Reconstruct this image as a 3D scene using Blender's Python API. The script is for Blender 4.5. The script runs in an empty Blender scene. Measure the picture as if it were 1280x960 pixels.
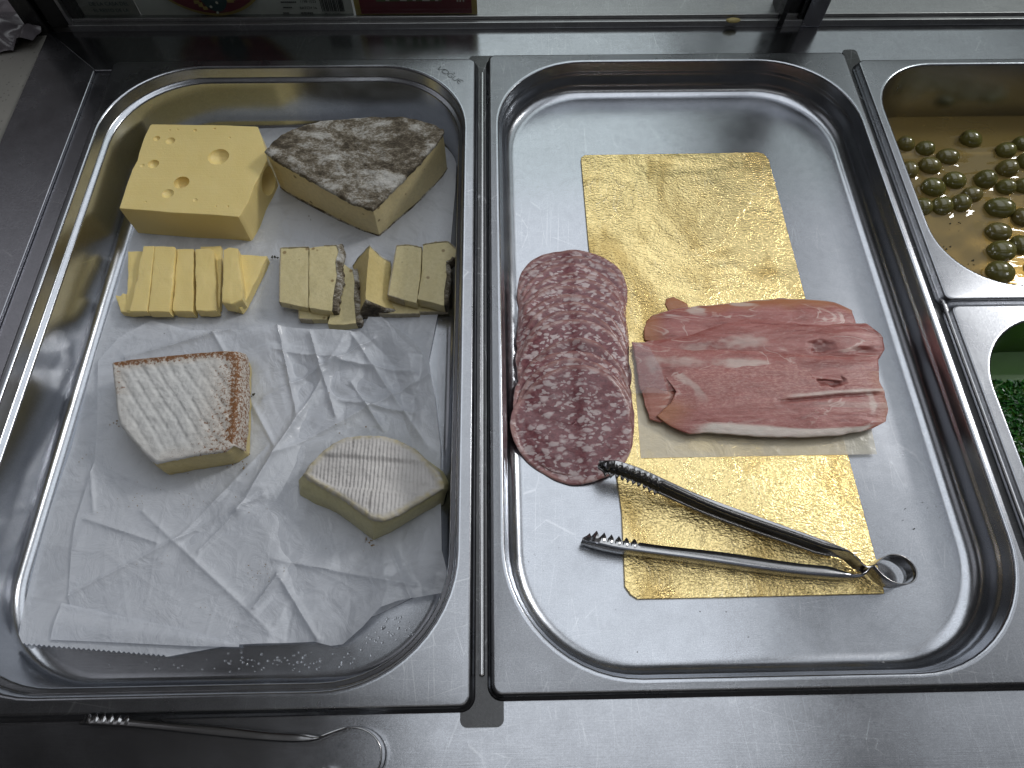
import bpy, math, random
from mathutils import Vector, Matrix, noise as MN
S=0.001
rnd=random.Random(7)
sc=bpy.context.scene
COL=sc.collection
PI=math.pi
# ---------------------------------------------------------------- camera
F=836.915
RW=((0.9998041407611337,-0.01905801423454308,0.005335935749908304),(0.014667533022503666,0.8945507085179794,0.44672574737193604),(-0.013286970758038143,-0.44655998699325605,0.8946550365502102))
CP=(8.29875634,-11.8435414,412.404166)
def ray(u,v):
    a=(u-640)/F; b=-(v-480)/F; c=-1.0
    return [RW[0][i]*a+RW[1][i]*b+RW[2][i]*c for i in range(3)]
def at(u,v,z):
    d=ray(u,v); t=(z-CP[2])/d[2]
    return (CP[0]+t*d[0],CP[1]+t*d[1],z)
def aty(u,v,Y):
    d=ray(u,v); t=(Y-CP[1])/d[1]
    return (CP[0]+t*d[0],Y,CP[2]+t*d[2])
cam=bpy.data.cameras.new('camera'); co=bpy.data.objects.new('camera',cam); COL.objects.link(co)
R3=Matrix(RW).transposed()
co.matrix_world=Matrix.Translation(Vector(CP)*S) @ R3.to_4x4()
cam.sensor_width=36; cam.lens=F/1280*36; cam.clip_start=0.01; cam.clip_end=100
sc.camera=co

# ---------------------------------------------------------------- helpers
def n3(x,y,z=0.0): return MN.noise(Vector((x,y,z)))
def fbm(x,y,z=0.0,o=3):
    a=1;s=0;f=1
    for _ in range(o): s+=a*n3(x*f,y*f,z*f+f*3.1); a*=.5; f*=2
    return s
def sstep(a,b,x):
    t=max(0,min(1,(x-a)/(b-a))); return t*t*(3-2*t)
def tag(o,label=None,cat=None,group=None,kind=None):
    if label: o['label']=label
    if cat: o['category']=cat
    if group: o['group']=group
    if kind: o['kind']=kind
    return o
def thing(name,label,cat,loc,group=None):
    o=bpy.data.objects.new(name,None); COL.objects.link(o); o.location=Vector(loc)*S
    o.empty_display_size=.01
    return tag(o,label,cat,group)
def build(name,V,Fc,mat,parent=None,loc=None,smooth=True,angle=35,attrs=None,gp=None):
    """V in world millimetres"""
    if parent is not None:
        base=Vector((0,0,0)); q=parent
        while q is not None: base=base+Vector(q.location); q=q.parent
    else: base=Vector(loc)*S if loc is not None else Vector((0,0,0))
    me=bpy.data.meshes.new(name)
    me.from_pydata([(Vector(v)*S-base)[:] for v in V],[],Fc)
    me.validate(); me.update()
    if smooth:
        for p in me.polygons: p.use_smooth=True
        me.set_sharp_from_angle(angle=math.radians(angle))
    if attrs:
        for k,vals in attrs.items():
            a=me.attributes.new(k,'FLOAT','POINT'); a.data.foreach_set('value',[float(x) for x in vals])
    me.materials.append(mat)
    o=bpy.data.objects.new(name,me); COL.objects.link(o)
    if parent is not None: o.parent=parent
    else: o.location=base
    return o
class MB:
    def __init__(s): s.V=[]; s.F=[]
    def add(s,V,Fc):
        k=len(s.V); s.V+=list(V); s.F+=[tuple(i+k for i in f) for f in Fc]
    def box(s,a,b):
        x0,y0,z0=a;x1,y1,z1=b
        s.add([(x0,y0,z0),(x1,y0,z0),(x1,y1,z0),(x0,y1,z0),(x0,y0,z1),(x1,y0,z1),(x1,y1,z1),(x0,y1,z1)],
              [(3,2,1,0),(4,5,6,7),(0,1,5,4),(1,2,6,5),(2,3,7,6),(3,0,4,7)])
    def prism(s,pts,z0,z1):
        n=len(pts)
        s.add([(p[0],p[1],z0) for p in pts]+[(p[0],p[1],z1) for p in pts],
          [tuple(range(n))[::-1],tuple(range(n,2*n))]+[(i,(i+1)%n,n+(i+1)%n,n+i) for i in range(n)])
def ccw(p):
    a=sum(p[i][0]*p[(i+1)%len(p)][1]-p[(i+1)%len(p)][0]*p[i][1] for i in range(len(p)))
    return p if a>0 else p[::-1]
def bevel(o,w=1.0,seg=2,ang=40):
    m=o.modifiers.new('bevel','BEVEL'); m.width=w*S; m.segments=seg; m.limit_method='ANGLE'; m.angle_limit=math.radians(ang); return o
def rrect(x0,y0,x1,y1,r,nc=14,ne=10):
    pts=[]
    for (cx,cy,a0) in ((x1-r,y0+r,-90),(x1-r,y1-r,0),(x0+r,y1-r,90),(x0+r,y0+r,180)):
        for i in range(nc+1):
            a=math.radians(a0+90*i/nc); pts.append((cx+r*math.cos(a),cy+r*math.sin(a)))
    out=[]
    n=len(pts)
    for i in range(n):
        out.append(pts[i])
        if i%(nc+1)==nc:
            a=pts[i];b=pts[(i+1)%n]
            for k in range(1,ne): out.append((a[0]+(b[0]-a[0])*k/ne,a[1]+(b[1]-a[1])*k/ne))
    return out
def loft(rings):
    n=len(rings[0]); V=[p for r in rings for p in r]; Fc=[]
    for k in range(len(rings)-1):
        for i in range(n):
            j=(i+1)%n; Fc.append((k*n+i,k*n+j,(k+1)*n+j,(k+1)*n+i))
    return V,Fc
def resample(P,N,closed=True):
    Q=list(P)+([P[0]] if closed else [])
    L=[0]
    for a,b in zip(Q,Q[1:]): L.append(L[-1]+math.dist(a,b))
    out=[];k=0
    M=N if closed else N-1
    for i in range(N):
        t=L[-1]*i/M
        while k<len(L)-2 and L[k+1]<t: k+=1
        f=(t-L[k])/max(1e-9,L[k+1]-L[k]); f=min(1,f)
        out.append(tuple(Q[k][c]+(Q[k+1][c]-Q[k][c])*f for c in range(len(Q[k]))))
    return out
def chaikin(P,n=2,closed=True):
    for _ in range(n):
        Q=[];m=len(P)
        rng=range(m) if closed else range(m-1)
        if not closed: Q.append(P[0])
        for i in rng:
            a=P[i];b=P[(i+1)%m]
            Q.append(tuple(.75*x+.25*y for x,y in zip(a,b))); Q.append(tuple(.25*x+.75*y for x,y in zip(a,b)))
        if not closed: Q.append(P[-1])
        P=Q
    return P
def coons(L,T,Rr,B,nu,nv):
    """L,R run bottom->top, T,B run left->right ; tuples of any dim"""
    T=resample(T,nu,False);B=resample(B,nu,False);L=resample(L,nv,False);Rr=resample(Rr,nv,False)
    d=len(T[0]);G=[]
    for j in range(nv):
        v=j/(nv-1)
        for i in range(nu):
            u=i/(nu-1)
            G.append(tuple((1-v)*B[i][c]+v*T[i][c]+(1-u)*L[j][c]+u*Rr[j][c]-((1-u)*(1-v)*B[0][c]+u*(1-v)*B[-1][c]+(1-u)*v*T[0][c]+u*v*T[-1][c]) for c in range(d)))
    Fc=[(j*nu+i,j*nu+i+1,(j+1)*nu+i+1,(j+1)*nu+i) for j in range(nv-1) for i in range(nu-1)]
    return G,Fc
def solidify(o,t,off=-1):
    m=o.modifiers.new('thickness','SOLIDIFY'); m.thickness=t*S; m.offset=off; return o

# ---------------------------------------------------------------- materials
class NT:
    def __init__(s,name):
        s.m=bpy.data.materials.new(name); s.m.use_nodes=True; s.t=s.m.node_tree; s.t.nodes.clear()
        s.out=s.n('ShaderNodeOutputMaterial'); s.tc=s.n('ShaderNodeTexCoord')
    def n(s,ty,**kw):
        x=s.t.nodes.new(ty)
        for k,v in kw.items(): setattr(x,k,v)
        return x
    def l(s,a,b): s.t.links.new(a,b)
    def setv(s,sock,v):
        if hasattr(v,'is_output'): s.l(v,sock)
        else: sock.default_value=v
    def co(s,sx=1,sy=1,sz=1,rot=0,rand=False):
        """object coordinates in millimetres times (sx,sy,sz)"""
        m=s.n('ShaderNodeMapping'); m.inputs['Scale'].default_value=(1000*sx,1000*sy,1000*sz); m.inputs['Rotation'].default_value=(0,0,rot)
        s.l(s.tc.outputs['Object'],m.inputs['Vector'])
        if rand:
            oi=s.n('ShaderNodeObjectInfo'); v=s.n('ShaderNodeVectorMath',operation='SCALE'); v.inputs[0].default_value=(391,217,133); s.l(oi.outputs['Random'],v.inputs['Scale'])
            s.l(v.outputs[0],m.inputs['Location'])
        return m.outputs[0]
    def noise(s,vec,scale=1,detail=4,rough=.5,dist=0):
        x=s.n('ShaderNodeTexNoise'); s.l(vec,x.inputs['Vector']); x.inputs['Scale'].default_value=scale; x.inputs['Detail'].default_value=detail; x.inputs['Roughness'].default_value=rough; x.inputs['Distortion'].default_value=dist
        return x.outputs['Fac']
    def vor(s,vec,scale=1,feature='F1',out='Distance',rand=1):
        x=s.n('ShaderNodeTexVoronoi',feature=feature); s.l(vec,x.inputs['Vector']); x.inputs['Scale'].default_value=scale; x.inputs['Randomness'].default_value=rand
        return x.outputs[out]
    def ramp(s,fac,stops,interp='LINEAR'):
        x=s.n('ShaderNodeValToRGB'); s.l(fac,x.inputs[0]); cr=x.color_ramp; cr.interpolation=interp
        while len(cr.elements)<len(stops): cr.elements.new(.5)
        for e,(p,c) in zip(cr.elements,stops):
            e.position=p; e.color=(c,c,c,1) if isinstance(c,(int,float)) else (*c,1)
        return x.outputs[0]
    def mix(s,f,a,b,bt='MIX'):
        x=s.n('ShaderNodeMix',data_type='RGBA',blend_type=bt); s.setv(x.inputs[0],f)
        for k,v in ((6,a),(7,b)):
            if isinstance(v,tuple): v=(*v,1)[:4]
            s.setv(x.inputs[k],v)
        return x.outputs[2]
    def math(s,op,a,b=0.0,clamp=False):
        x=s.n('ShaderNodeMath',operation=op,use_clamp=clamp); s.setv(x.inputs[0],a); s.setv(x.inputs[1],b); return x.outputs[0]
    def attr(s,name):
        x=s.n('ShaderNodeAttribute',attribute_name=name); return x.outputs['Fac']
    def bump(s,h,strength=.3,dist=.5,normal=None):
        x=s.n('ShaderNodeBump'); s.l(h,x.inputs['Height']); x.inputs['Strength'].default_value=strength; x.inputs['Distance'].default_value=dist*S
        if normal is not None: s.l(normal,x.inputs['Normal'])
        return x.outputs[0]
    def pbr(s,color,rough=.5,metal=0,normal=None,out=True,**kw):
        x=s.n('ShaderNodeBsdfPrincipled')
        if isinstance(color,tuple): color=(*color,1)[:4]
        s.setv(x.inputs['Base Color'],color); s.setv(x.inputs['Roughness'],rough); s.setv(x.inputs['Metallic'],metal)
        for k,v in kw.items(): s.setv(x.inputs[k.replace('_',' ')],v)
        if normal is not None: s.l(normal,x.inputs['Normal'])
        if out: s.l(x.outputs[0],s.out.inputs[0])
        return x.outputs[0]
def steel(name,base=.52,rough=.27,brush='x',wear=1.0,tint=(1,1,1.02)):
    t=NT(name)
    sx,sy={'x':(.03,1.6),'y':(1.6,.03),'n':(.5,.5)}[brush]
    br=t.noise(t.co(sx,sy,.5),1.0,3,.6)
    big=t.noise(t.co(.007,.007,.007),1,2,.5)
    fx,fy={'x':(.25,1.1),'y':(1.1,.25),'n':(.5,.5)}[brush]
    fine=t.noise(t.co(fx,fy,.5),1,4,.65)
    spots=t.ramp(t.noise(t.co(.03,.03,.03),1,3,.55),[(.35,0),(.75,1)])
    c=t.mix(t.math('MULTIPLY',fine,.55*wear),tuple(base*k for k in tint),tuple(base*.55*k for k in tint))
    c=t.mix(t.math('MULTIPLY',big,.3),c,tuple(base*.8*k for k in tint))
    mic=t.noise(t.co(1.3,1.3,1.3),1,3,.7)
    c=t.mix(t.math('MULTIPLY',t.ramp(mic,[(.42,1),(.62,0)]),.30*wear,True),c,tuple(base*.35*k for k in tint))
    mt_=t.ramp(t.noise(t.co(.11,.11,.11),1,5,.7,.5),[(.45,0),(.7,1)])
    c=t.mix(t.math('MULTIPLY',mt_,.30*wear,True),c,tuple(base*.55*k for k in tint))
    # fine scratches
    sc1=t.ramp(t.vor(t.co(.12,.011,.05,rot=.5),1,'DISTANCE_TO_EDGE'),[(.0,1),(.014,0)])
    sc2=t.ramp(t.vor(t.co(.013,.10,.05,rot=-.3),1,'DISTANCE_TO_EDGE'),[(.0,1),(.008,0)])
    scr=t.math('MULTIPLY',t.math('ADD',sc1,sc2),t.ramp(t.noise(t.co(.02,.02,.02),1,2),[(.45,0),(.65,1)]))
    c=t.mix(t.math('MULTIPLY',scr,.24*wear,True),c,(.9,.91,.93))
    # small specks of grime
    sp=t.ramp(t.vor(t.co(.16,.16,.16),1),[(.03,1),(.06,0)])
    sp=t.math('MULTIPLY',sp,t.ramp(t.noise(t.co(.05,.05,.05),1,1),[(.48,0),(.56,1)]))
    c=t.mix(t.math('MULTIPLY',sp,.6*wear,True),c,(.06,.055,.05))
    r=t.math('ADD',rough-.07,t.math('MULTIPLY',spots,.07))
    h=t.math('ADD',t.math('MULTIPLY',br,1.0),t.math('ADD',t.math('MULTIPLY',fine,.5),t.math('MULTIPLY',mic,.35)))
    nb=t.bump(h,.12,.22)
    nb=t.bump(big,.25,2.0,nb)
    t.pbr(c,r,1,nb)
    return t.m
M={}
M['pan_steel']=steel('pan steel',.53,.28,'x',.8,(.95,.99,1.07))
M['rim_steel']=steel('worn rim steel',.40,.33,'n',1.1,(.96,.99,1.06))
M['pan_steel_y']=steel('pan steel lengthwise',.56,.25,'y')
M['counter_steel']=steel('counter steel',.44,.25,'x',.8,(.96,.99,1.06))
M['frame_steel']=steel('frame steel',.46,.3,'n',1,(.97,.98,1.07))
M['dark_steel']=steel('dark steel',.085,.33,'n',.8)
M['tong_steel']=steel('tong steel',.42,.24,'x',.3)
M['rail']=steel('aluminium rail',.5,.4,'x',1.3)

def simple(name,c,rough=.5,metal=0,**kw):
    t=NT(name); v=t.noise(t.co(.2,.2,.2),1,3); col=t.mix(t.math('MULTIPLY',v,.5),tuple(c),tuple(k*.7 for k in c)); t.pbr(col,rough,metal,**kw); return t.m
def m_emmental():
    t=NT('pressed yellow cheese')
    a=t.noise(t.co(.03,.03,.03,rand=True),1,4,.6); b=t.noise(t.co(.9,.9,.9),1,3)
    c=t.mix(a,(.84,.69,.32),(.74,.58,.22))
    c=t.mix(t.math('MULTIPLY',t.attr('edge'),.6),c,(.62,.40,.09))
    lines=t.noise(t.co(.02,1.1,.02),1,2)
    n=t.bump(t.math('ADD',b,lines),.4,.4); n=t.bump(t.noise(t.co(.12,.12,.12),1,3),.25,1.0,n)
    t.pbr(c,.42,0,n,Subsurface_Weight=.12,Subsurface_Radius=(.006,.004,.0015),Subsurface_Scale=.5,Specular_IOR_Level=.4)
    return t.m
M['emmental']=m_emmental()
def m_paste(name,c1,c2,holes=True):
    t=NT(name)
    a=t.noise(t.co(.05,.05,.05,rand=True),1,4,.6); b=t.noise(t.co(1.2,1.2,1.2),1,4)
    c=t.mix(a,c1,c2)
    f2=t.noise(t.co(.35,.35,.35),1,5,.7)
    c=t.mix(t.math('MULTIPLY',t.ramp(f2,[(.35,1),(.6,0)]),.35),c,tuple(k*.72 for k in c2))
    n=t.bump(b,.35,.5); n=t.bump(f2,.3,.8,n)
    if holes:
        v=t.vor(t.co(.085,.085,.085,rand=True),1); h=t.ramp(v,[(.11,1),(.17,0)])
        c=t.mix(t.math('MULTIPLY',h,.75),c,(.2,.12,.04)); n=t.bump(h,-.5,1.0,n)
    t.pbr(c,.45,0,n,Subsurface_Weight=.1,Subsurface_Radius=(.005,.0035,.0015),Subsurface_Scale=.4)
    return t.m
M['wedge_paste']=m_paste('semi hard pale cheese paste',(.84,.73,.42),(.74,.61,.32))
M['slice_paste']=m_paste('pale sliced cheese paste',(.68,.60,.35),(.60,.51,.26))
M['soft_paste']=m_paste('soft cheese paste',(.72,.61,.30),(.60,.47,.19),False)
M['brie_paste']=m_paste('greenish ivory soft paste',(.62,.58,.34),(.54,.49,.26),False)
def m_greyrind(name='grey mould rind'):
    t=NT(name)
    big=t.noise(t.co(.03,.055,.04,rot=-.35),1,7,.74,.3); fine=t.noise(t.co(.5,.8,.6,rot=-.3),1,5,.75)
    f=t.math('ADD',t.math('MULTIPLY',big,.72),t.math('MULTIPLY',fine,.28))
    c=t.ramp(f,[(.35,(.020,.016,.010)),(.44,(.08,.062,.040)),(.495,(.19,.16,.115)),(.54,(.38,.36,.32)),(.62,(.60,.59,.56))])
    sp=t.ramp(t.noise(t.co(1.1,1.1,1.1),1,3,.8),[(.6,0),(.68,1)])
    c=t.mix(t.math('MULTIPLY',sp,.7),c,(.025,.02,.015))
    n=t.bump(fine,.7,1.2); n=t.bump(big,.6,3,n)
    t.pbr(c,.8,0,n); return t.m
M['grey_rind']=m_greyrind()
def m_whiterind():
    t=NT('white bloomy rind with rust')
    fine=t.noise(t.co(.5,.5,.5),1,5,.7); mid=t.noise(t.co(.12,.12,.12),1,4,.6)
    c=t.mix(mid,(.76,.76,.74),(.50,.50,.50))
    br=t.attr('brown'); sp=t.noise(t.co(.45,.45,.45),1,5,.8)
    k=t.math('SUBTRACT',t.math('ADD',sp,t.math('MULTIPLY',br,.27)),.66)
    k=t.math('MULTIPLY',k,12,True)
    c=t.mix(t.math('MULTIPLY',br,.34,True),c,(.52,.33,.13))
    c=t.mix(k,c,t.mix(fine,(.12,.05,.02),(.30,.13,.045)))
    v=t.vor(t.co(.11,.19,.1,rot=.85),1); 
    n=t.bump(fine,.5,.8); n=t.bump(v,.32,1.5,n)
    t.pbr(c,.85,0,n); return t.m
M['white_rind']=m_whiterind()
def m_brierind():
    t=NT('ribbed white brie rind')
    fine=t.noise(t.co(.6,.6,.6),1,5,.7); mid=t.noise(t.co(.06,.06,.06),1,4,.6)
    c=t.mix(mid,(.70,.68,.66),(.44,.42,.41))
    c=t.mix(t.attr('brown'),c,(.50,.43,.24))
    n=t.bump(fine,.4,.6)
    t.pbr(c,.8,0,n); return t.m
M['brie_rind']=m_brierind()
def m_paper(name,tr,c=(.80,.83,.89)):
    t=NT(name)
    a=t.noise(t.co(.02,.02,.02),1,5,.6); b=t.noise(t.co(.5,.5,.5),1,3)
    wet=t.ramp(t.noise(t.co(.03,.03,.03),1,3,.5,.8),[(.52,0),(.60,1)])
    col=t.mix(a,c,tuple(k*.86 for k in c)); 
    grease=t.ramp(t.noise(t.co(.018,.02,.02,rot=.7),1,4,.6,1),[(.50,0),(.62,1)])
    h=t.vor(t.co(.028,.02,.02,rot=.6),1,'DISTANCE_TO_EDGE'); h2=t.vor(t.co(.012,.019,.02,rot=-.4),1,'DISTANCE_TO_EDGE')
    fold=t.math('ADD',t.ramp(h,[(0,1),(.06,0)]),t.ramp(h2,[(0,1),(.04,0)]))
    n=t.bump(t.noise(t.co(.05,.05,.05),1,4,.6,1.5),.5,3.0); n=t.bump(fold,.2,1.2,n); n=t.bump(b,.08,.3,n)
    p=t.pbr(col,t.math('SUBTRACT',.42,t.math('MULTIPLY',wet,.22)),0,n,out=False,Specular_IOR_Level=.6,Coat_Weight=.6,Coat_Roughness=.12)
    tl=t.n('ShaderNodeBsdfTranslucent'); t.setv(tl.inputs[0],(*c,1))
    m1=t.n('ShaderNodeMixShader'); m1.inputs[0].default_value=.25; t.l(p,m1.inputs[1]); t.l(tl.outputs[0],m1.inputs[2])
    tp=t.n('ShaderNodeBsdfTransparent'); m2=t.n('ShaderNodeMixShader'); t.l(t.math('ADD',tr,t.math('MULTIPLY',grease,.16)),m2.inputs[0]); t.l(m1.outputs[0],m2.inputs[1]); t.l(tp.outputs[0],m2.inputs[2])
    t.l(m2.outputs[0],t.out.inputs[0]); return t.m
M['paper_a']=m_paper('waxed deli paper',.14)
M['paper_b']=m_paper('crumpled waxed deli paper',.10)
M['interleaf']=m_paper('clear interleaf film',.78,(.68,.66,.70))
M['under_paper']=m_paper('thin greaseproof sheet',.20,(.92,.86,.70))
def m_gold():
    t=NT('embossed gold foil card')
    a=t.noise(t.co(.34,.60,.4,rot=.15),1,4,.6,.6); b=t.vor(t.co(.5,.8,.4),1); c0=t.noise(t.co(.02,.02,.02),1,3)
    c=t.mix(c0,(.90,.74,.38),(.74,.56,.24))
    c=t.mix(t.math('MULTIPLY',t.ramp(t.noise(t.co(.3,.5,.3),1,4,.7),[(.35,1),(.5,0)]),.5),c,(.46,.35,.14))
    sc1=t.ramp(t.vor(t.co(.3,.03,.1,rot=.75),1,'DISTANCE_TO_EDGE'),[(0,1),(.03,0)])
    sc1=t.math('MULTIPLY',sc1,t.ramp(t.noise(t.co(.018,.018,.02),1,2),[(.48,0),(.6,1)]))
    c=t.mix(t.math('MULTIPLY',sc1,.5),c,(.95,.85,.6))
    bm=t.ramp(t.noise(t.co(.02,.02,.02),1,2),[(.35,.65),(.65,1)])
    n=t.bump(t.math('MULTIPLY',bm,t.math('ADD',a,t.math('MULTIPLY',b,.5))),.6,.85)
    n=t.bump(t.noise(t.co(.014,.014,.014),1,3,.5,.8),.55,8.0,n)
    c=t.mix(t.math('MULTIPLY',t.ramp(t.noise(t.co(.02,.012,.02),1,4,.6,.6),[(.48,0),(.62,1)]),.75),c,(.46,.32,.11))
    t.pbr(c,.2,1,n); return t.m
M['gold']=m_gold()
def m_salami():
    t=NT('coarse salami')
    nz=t.n('ShaderNodeTexNoise'); vec=t.co(.8,1.25,.25,rand=True); t.l(vec,nz.inputs['Vector']); nz.inputs['Scale'].default_value=.14; nz.inputs['Detail'].default_value=3
    ad=t.n('ShaderNodeVectorMath',operation='MULTIPLY_ADD'); t.l(nz.outputs['Color'],ad.inputs[0]); ad.inputs[1].default_value=(10,10,10); t.l(vec,ad.inputs[2])
    v=ad.outputs[0]
    a=t.ramp(t.vor(v,.135),[(.26,1),(.44,0)]); b=t.ramp(t.vor(v,.27),[(.33,1),(.42,0)])
    g=t.ramp(t.noise(vec,.06,3),[(.36,0),(.48,1)])
    pick=t.ramp(t.vor(v,.135,out='Color'),[(.16,0),(.20,1)])
    fat=t.math('MAXIMUM',t.math('MULTIPLY',a,pick),t.math('MULTIPLY',b,g))
    meat=t.mix(t.ramp(t.noise(vec,.35,5,.8),[(.35,0),(.65,1)]),(.125,.036,.048),(.31,.115,.125))
    fc=t.mix(t.noise(vec,.5,3),(.56,.43,.44),(.76,.68,.66))
    c=t.mix(t.math('MULTIPLY',fat,.9),meat,fc)
    oi=t.n('ShaderNodeObjectInfo'); c=t.mix(t.math('MULTIPLY',oi.outputs['Random'],.4),c,(.10,.03,.035))
    c=t.mix(t.attr('rim'),c,(.44,.25,.22))
    n=t.bump(t.noise(vec,.35,4),.3,.8); n=t.bump(fat,.15,.3,n)
    t.pbr(c,.3,0,n,Subsurface_Weight=.08,Subsurface_Radius=(.004,.0015,.001),Subsurface_Scale=.3,Specular_IOR_Level=.5); return t.m
M['salami']=m_salami()
def m_ham():
    t=NT('dry cured ham')
    vec=t.co(1,1,1,rand=True)
    a=t.noise(t.co(.022,.05,.05,rand=True),1,5,.6,1.2)
    fib=t.noise(t.co(.35,.8,.5,rot=.25,rand=True),1,4,.75)
    c=t.ramp(a,[(.30,(.25,.07,.06)),(.46,(.35,.115,.10)),(.60,(.41,.15,.135)),(.72,(.38,.14,.11))])
    st=t.noise(t.co(.018,.22,.1,rot=.06,rand=True),1,6,.7,.5)
    c=t.mix(t.math('MULTIPLY',t.ramp(st,[(.36,1),(.48,0)]),.55),c,(.17,.04,.038))
    c=t.mix(t.math('MULTIPLY',t.ramp(st,[(.56,0),(.70,1)]),.5),c,(.60,.36,.32))
    c=t.mix(t.math('MULTIPLY',t.ramp(fib,[(.52,0),(.72,1)]),.35),c,(.62,.38,.33))
    v1=t.noise(t.co(.016,.04,.03,rot=.12,rand=True),1,3,.5,1.6)
    vein=t.math('ABSOLUTE',t.math('SUBTRACT',v1,.5)); vein=t.ramp(vein,[(0,1),(.010,.6),(.02,0)])
    vm=t.ramp(t.noise(t.co(.025,.03,.03,rand=True),1,2),[(.47,0),(.56,1)])
    c=t.mix(t.math('MULTIPLY',t.math('MULTIPLY',vein,vm),.6),c,(.72,.58,.53))
    c=t.mix(t.math('MULTIPLY',t.attr('pale'),.62),c,t.mix(t.ramp(fib,[(.4,0),(.62,1)]),(.33,.12,.105),(.60,.34,.30)))
    c=t.mix(t.attr('dark'),c,(.15,.035,.03))
    c=t.mix(t.attr('orange'),c,(.42,.17,.07))
    c=t.mix(t.attr('fat'),c,(.68,.60,.54))
    n=t.bump(fib,.5,.6); n=t.bump(st,.4,1.0,n); n=t.bump(a,.25,1.5,n)
    t.pbr(c,.27,0,n,Subsurface_Weight=.12,Subsurface_Radius=(.004,.0015,.001),Subsurface_Scale=.3); return t.m
M['ham']=m_ham()
def m_olive():
    t=NT('green olive skin')
    vec=t.co(1,1,1,rand=True)
    oi=t.n('ShaderNodeObjectInfo')
    c=t.mix(t.noise(vec,.09,4,.6),(.065,.065,.014),(.16,.145,.035))
    c=t.mix(t.math('MULTIPLY',oi.outputs['Random'],.4),c,(.15,.10,.04))
    c=t.mix(t.math('MULTIPLY',t.ramp(t.vor(vec,.5),[(.05,1),(.12,0)]),.35),c,(.25,.22,.08))
    c=t.mix(t.attr('stem'),c,(.035,.03,.01))
    t.pbr(c,.2,0,t.bump(t.noise(vec,.3,3),.3,.5),Specular_IOR_Level=.6,Coat_Weight=.3,Coat_Roughness=.1); return t.m
M['olive']=m_olive()
def m_brine():
    t=NT('cloudy olive brine')
    a=t.noise(t.co(.015,.03,.02),1,3)
    c=t.mix(a,(.38,.28,.10),(.30,.21,.075))
    p=t.pbr(c,.02,0,t.bump(t.noise(t.co(.03,.03,.03),1,2),.1,1.5),out=False,IOR=1.6)
    tp=t.n('ShaderNodeBsdfTransparent'); tp.inputs[0].default_value=(.75,.58,.28,1)
    gl=t.n('ShaderNodeMixShader'); gl.inputs[0].default_value=.5; t.l(p,gl.inputs[1]); t.l(tp.outputs[0],gl.inputs[2]); t.l(gl.outputs[0],t.out.inputs[0]); return t.m
M['brine']=m_brine()
M['herb']=simple('wet chopped green herb',(.03,.17,.03),.2,Specular_IOR_Level=.6)
t_=NT('wet chopped green herb'); q_=t_.noise(t_.co(.35,.35,.35),1,3,.8); t_.pbr(t_.ramp(q_,[(.3,(.008,.035,.008)),(.5,(.02,.11,.02)),(.68,(.07,.24,.035))]),.2,0,Specular_IOR_Level=.6); M['herb']=t_.m
M['herb_oil']=simple('green herb oil',(.05,.14,.01),.06)
M['gap']=simple('dark well',(.012,.012,.012),.6)
M['stone']=None
def m_stone():
    t=NT('speckled grey worktop')
    a=t.noise(t.co(.03,.03,.03),1,4); sp=t.ramp(t.vor(t.co(.22,.22,.22),1),[(.1,1),(.22,0)])
    c=t.mix(a,(.24,.23,.21),(.17,.165,.155)); c=t.mix(t.math('MULTIPLY',sp,.7),c,(.05,.045,.04))
    t.pbr(c,.5,0,t.bump(sp,.1,.2)); return t.m
M['stone']=m_stone()
M['film']=simple('grubby plastic film',(.10,.09,.10),.25)
M['ink']=simple('black ink',(.015,.015,.018),.5)
M['etch']=simple('dark etching',(.02,.02,.022),.6)
M['maroon']=simple('maroon print',(.15,.016,.028),.35)
M['gold_print']=simple('dull gold print',(.36,.25,.07),.4)
M['label_white']=simple('white label stock',(.50,.48,.48),.45)
M['grey_print']=simple('grey print',(.22,.21,.20),.5)
M['teal']=simple('dark teal print',(.02,.05,.055),.4)
M['green_print']=simple('green print',(.09,.13,.05),.4)
M['pale_print']=simple('pale print',(.55,.5,.45),.4)
M['crumb']=simple('cheese crumbs',(.33,.22,.09),.6)
M['dark_crumb']=simple('dark crumb',(.05,.05,.035),.6)
def m_glass():
    t=NT('clear screen glass'); g=t.n('ShaderNodeBsdfGlossy'); g.inputs['Roughness'].default_value=.02; tp=t.n('ShaderNodeBsdfTransparent'); tp.inputs[0].default_value=(.93,.96,.94,1)
    m=t.n('ShaderNodeMixShader'); m.inputs[0].default_value=.06; t.l(tp.outputs[0],m.inputs[1]); t.l(g.outputs[0],m.inputs[2]); t.l(m.outputs[0],t.out.inputs[0]); return t.m
M['glass']=m_glass()

# ---------------------------------------------------------------- setting: counter
ZC=-9.6
mb=MB()
c_tl=at(60,40,ZC); c_itl=at(118,88,ZC)
XL0,XL1=c_tl[0],c_itl[0]; YB0,YB1=c_itl[1],c_tl[1]
def plate(name,pts,mat,z0,z1,bw=.8):
    b=MB(); b.prism(ccw(pts),z0,z1); o=build(name,b.V,b.F,mat,smooth=False); o['kind']='structure'; bevel(o,bw,2); return o
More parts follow.
